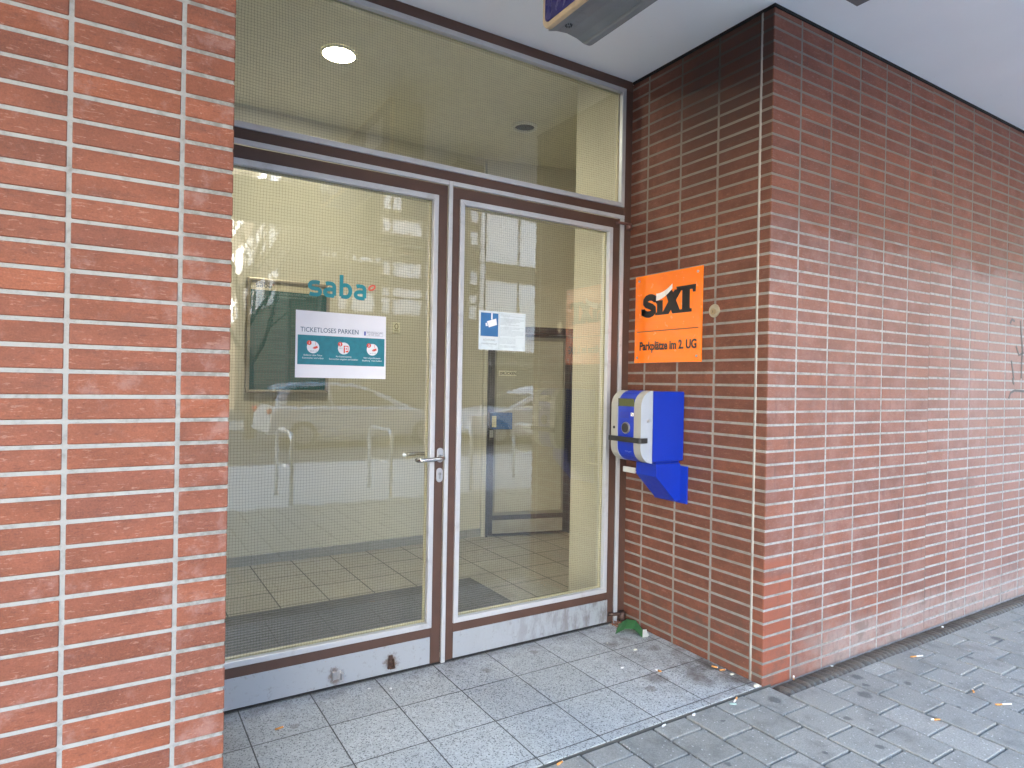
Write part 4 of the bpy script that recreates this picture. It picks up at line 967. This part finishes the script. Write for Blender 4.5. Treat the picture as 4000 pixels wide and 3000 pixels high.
# ------------------------------------------------------------ street behind the camera (seen reflected in the glass)
GALV = plain('galvanised_tube', (.62, .64, .66), .3, .5)
def rack():
    t = thing('bike_rack', (0, 0, 0), 'galvanised hoop bike stand on the pavement', 'bike rack', 'row of bike stands on the pavement')
    m = M(); p = [(0, -.38, 0), (0, -.38, .72)] + [(0, -.28-.10*math.cos(R(a)), .72+.10*math.sin(R(a))) for a in range(15, 91, 15)] + [(0, .28+.10*math.sin(R(a)), .72+.10*math.cos(R(a))) for a in range(0, 76, 15)] + [(0, .38, .72), (0, .38, 0)]
    m.tube(p, .024, 12); obj('hoop', m, GALV, t)
    m = M(); m.tube([(0, -.37, .42), (0, .37, .42)], .018, 10); obj('crossbar', m, GALV, t); return t
rk = rack()
def copy_tree(o, parent=None):
    c = o.copy(); COL.objects.link(c); c.parent = parent
    for ch in list(o.children): copy_tree(ch, c)
    return c
for i, (rx, lab) in enumerate(((1.45, 'bike hoop reflected at the left in the left door pane'), (2.62, 'bike hoop reflected next to the lever handle in the left door pane'), (3.72, 'bike hoop reflected at the left edge of the right door pane'), (4.85, 'bike hoop reflected over the inner door in the right door pane'))):
    o = rk if i == 0 else copy_tree(rk)
    o.location = (rx, -4.82, -.02); o['label'] = lab
TYRE = plain('tyre_rubber', (.02, .02, .02), .8); RIMM = plain('alloy_rim', (.5, .5, .52), .3, .8); CGL = plain('car_window', (.03, .035, .035), .08); REDL = plain('red_lamp', (.6, .03, .02), .2); CLL = plain('clear_lamp', (.7, .7, .7), .1)
def car(base, col, label, flip=1, L=4.2, Wd=1.76, Hh=1.46, nm='car'):
    t = thing('parked_car', base, label, 'car', 'cars parked across the street')
    bx, by, bz = base; PA = plain(nm+'_paint', col, .22, .15, var=.01)
    X = lambda u: bx+flip*(u-.5)*L
    lower = [(.0, .32), (.005, .62), (.02, .86), (.045, .93), (.72, .90), (.90, .80), (.985, .66), (1.0, .45), (.99, .28), (.86, .22), (.14, .22)]
    m = M(); m.prism([(X(a), bz+b) for a, b in lower], 'y', by-Wd/2, by+Wd/2); obj('body', m, PA, t, bevel=.07, seg=4)
    # cabin with inward leaning sides
    cab = [(.035, .90), (.07, 1.34), (.14, Hh-.02), (.30, Hh), (.44, Hh-.03), (.56, 1.28), (.74, .90)]
    m = M(); n = len(m.v); k = len(cab)
    for sgn in (-1, 1):
        for a, b in cab: m.v.append((X(a), by+sgn*(Wd/2-.06-.20*(b-.9)/.55), bz+b))
    m.f.append(tuple(range(n, n+k))); m.f.append(tuple(range(n+k, n+2*k))[::-1])
    for i in range(k): j = (i+1) % k; m.f.append((n+i, n+j, n+k+j, n+k+i))
    m.mi += [0]*(k+2); m.sm += [False]*(k+2); obj('cabin', m, PA, t, bevel=.03, seg=3)
    m = M()
    for sgn in (-1, 1):
        for pl in ([(.09, .95), (.115, 1.32), (.29, Hh-.07), (.31, .95)], [(.325, .95), (.31, Hh-.07), (.44, Hh-.09), (.55, 1.24), (.665, .95)]):
            q = [(X(a), by+sgn*(Wd/2-.048-.20*(b-.9)/.55), bz+b) for a, b in pl]; q2 = [(x_, y_-sgn*.015, z_) for x_, y_, z_ in q]
            n = len(m.v); m.v += q+q2; m.f.append(tuple(range(n, n+4))); m.f.append(tuple(range(n+4, n+8)))
            for i in range(4): j = (i+1) % 4; m.f.append((n+i, n+j, n+4+j, n+4+i))
            m.mi += [0]*6; m.sm += [False]*6
    yw = Wd/2-.2
    m.quad((X(.585), by-yw, bz+1.25), (X(.585), by+yw, bz+1.25), (X(.745), by+yw+.03, bz+.93), (X(.745), by-yw-.03, bz+.93))
    m.quad((X(.052), by-yw, bz+1.28), (X(.052), by+yw, bz+1.28), (X(.024), by+yw, bz+.96), (X(.024), by-yw, bz+.96))
    obj('side_windows', m, CGL, t)
    for u in (.17, .82):
        for sgn in (-1, 1):
            yo = by+sgn*(Wd/2-.08)
            w_ = M(); w_.cyl((X(u), bz+.31), 'y', .31, yo-.10, yo+.10, 28); wo = obj('wheel', w_, TYRE, t, bevel=.02)
            r_ = M(); r_.cyl((X(u), bz+.31), 'y', .20, yo+sgn*.085, yo+sgn*.108, 20); obj('rim', r_, RIMM, wo)
    for sgn in (-1, 1):
        m = M(); m.box(X(.0)-flip*.01, X(.03), by+sgn*(Wd/2-.12), by+sgn*(Wd/2-.03), bz+.76, bz+.88, ch=.02); obj('tail_light', m, REDL, t)
        m = M(); m.box(X(.955), X(.99), by+sgn*(Wd/2-.30), by+sgn*(Wd/2+.001), bz+.60, bz+.74, ch=.02); obj('headlight', m, CLL, t)
car((4.75, -12.2, -.12), (.52, .58, .64), 'silver blue hatchback reflected in the left door pane', 1, 4.4)
car((9.2, -11.4, -.12), (.8, .82, .84), 'white car reflected low in the right door pane', -1, 4.5, nm='white')
car((-1.2, -12.4, -.12), (.30, .26, .2), 'dull beige car whose front shows beside the brick pillar reflection', 1, 4.2, nm='beige')

# buildings opposite
WALLO = plain('brown_facade', (.10, .085, .065), .75, var=.15, nscale=.6)
SKY_PANE = NT('sky_pale_window'); _w = SKY_PANE.m_('FRACT', SKY_PANE.m_('DIVIDE', SKY_PANE.pos()[2], .09))  # pale panes and slats stand in for sky reflected in the glass
SKY_PANE.set(SKY_PANE.mix(SKY_PANE.mr(_w, .75, .9), (.80, .84, .88), (.55, .6, .64)), .35, .1)
BAND = plain('facade_band', (.19, .165, .13), .7)
ob = thing('office_building', (14, -20, 0), 'brown office block opposite with rows of bright blinds, reflected in the doors', 'building')
m = M(); m.box(4.9, 42, -34, -20, -.2, 17); obj('wall', m, WALLO, ob)
def win(x0, x1, z0, z1):
    m = M(); m.box(x0, x1, -20.0, -19.94, z0, z1); f = obj('window', m, SKY_PANE.m, ob)
    q = M(); wd = .06
    q.box(x0-wd, x0, -20.0, -19.92, z0-wd, z1+wd); q.box(x1, x1+wd, -20.0, -19.92, z0-wd, z1+wd); q.box(x0, x1, -20.0, -19.92, z1, z1+wd); q.box(x0, x1, -20.0, -19.92, z0-wd, z0)
    obj('window_frame', q, BAND, f)
for z0, z1 in ((6.93, 7.43), (7.80, 8.30), (5.33, 5.84), (3.92, 4.5), (4.56, 4.88)):
    win(8.60, 9.76, z0, z1); win(8.25, 8.50, z0, z1)
    if z0 > 3.9: win(10.0, 10.35, z0, z1); win(11.9, 12.2, z0, z1)
for x0, x1, z0, z1 in ((12.62, 14.16, 6.33, 8.28), (14.22, 15.8, 6.33, 8.25), (12.62, 14.16, 2.7, 5.56), (14.22, 15.8, 2.7, 5.55), (12.36, 12.56, 6.3, 8.3), (12.36, 12.56, 2.7, 6.2),
                       (5.97, 6.25, 5.75, 5.91), (6.35, 6.52, 5.75, 5.91), (6.85, 7.0, 5.75, 5.91), (7.1, 7.25, 5.75, 5.91), (7.35, 7.82, 5.75, 5.9), (7.95, 8.12, 5.7, 5.92), (6.6, 7.0, 3.9, 4.5), (7.1, 7.9, 3.9, 4.6), (16.5, 18.5, 2.7, 5.5), (16.5, 18.5, 6.3, 8.3), (19, 22, 2.7, 5.5), (19, 22, 6.3, 8.3)):
    win(x0, x1, z0, z1)
for z_ in (9.6, 10.9, 12.2, 13.5):
    for k in range(9): win(5.6+2.6*k, 7.7+2.6*k, z_, z_+.8)
m = M()
for z_ in (6.45, 6.62, 6.80): m.box(4.85, 12.1, -19.97, -19.85, z_, z_+.07)
for x_ in (6.9, 8.55, 5.9, 10.9): m.box(x_, x_+.08, -19.97, -19.86, 3.2, 6.4)
m.box(4.85, 42, -19.97, -19.8, 2.1, 2.25)
obj('ledges', m, BAND, ob)
m = M()
for k in range(5):
    for j in range(3): m.box(4.84, 4.9, -21.5-2.6*k-1.6, -21.5-2.6*k, 4.2+2.2*j, 5.4+2.2*j)
obj('side_windows', m, SKY_PANE.m, ob)
fb = thing('far_building', (-4, -46, 0), 'pale yellow apartment house far down the street, reflected behind bare branches', 'building')
m = M(); m.box(-12, 15, -60, -46, -.2, 15); obj('wall', m, plain('yellow_render', (.11, .09, .06), .8), fb)
m = M()
for k in range(10):
    for j in range(4): m.box(-11.3+2.6*k, -10.0+2.6*k, -46.0, -45.9, 2+2.9*j, 3.7+2.9*j)
obj('windows', m, plain('dull_pane', (.12, .14, .17), .3), fb)
fb = thing('town_house', (-16, -24, 0), 'grey town house opposite the brick pillar, outside the mirrored view', 'building')
m = M(); m.box(-34, -6, -38, -22, -.2, 12); obj('wall', m, plain('grey_render', (.35, .34, .32), .8), fb)
m = M()
for k in range(10):
    for j in range(3): m.box(-33+2.7*k, -31.7+2.7*k, -22.0, -21.9, 2+3*j, 3.7+3*j)
obj('windows', m, SKY_PANE.m, fb)

# bare tree on the opposite kerb
tt = thing('bare_tree', (2.7, -14.2, -.1), 'leafless street tree reflected in the upper left of the door glass', 'tree')
BARK = plain('grey_bark', (.13, .11, .085), .9, var=.3, nscale=20)
rr = random.Random(11); tk = M(); cr = M()
def grow(p, d, L, r_, lv):
    q = p; pts = [tuple(p)]; rs = [r_]; n = 4
    for k in range(n):
        d = (d+Vector((rr.uniform(-.16, .16), rr.uniform(-.16, .16), rr.uniform(-.04, .14)))).normalized(); q = q+d*L/n; pts.append(tuple(q)); rs.append(r_*(1-.45*(k+1)/n))
        if lv < 4 and k >= 1:
            for _ in range(1 if lv else 2):
                a = rr.uniform(0, 6.28); nd = (d*.7+Vector((math.cos(a), math.sin(a), rr.uniform(0, .5)))*.75).normalized(); grow(q, nd, L*rr.uniform(.5, .72), rs[-1]*.6, lv+1)
    (tk if lv == 0 else cr).tube(pts, rs, 7 if lv < 2 else 4, cap=False)
    if lv < 4: grow(q, d, L*.7, rs[-1]*.9, lv+1)
grow(Vector((2.7, -14.2, -.1)), Vector((0, 0, 1)), 3.6, .15, 0)
obj('trunk', tk, BARK, tt); obj('crown', cr, BARK, tt)

# strip the helper property
for o in bpy.data.objects:
    if '_b' in o: del o['_b']
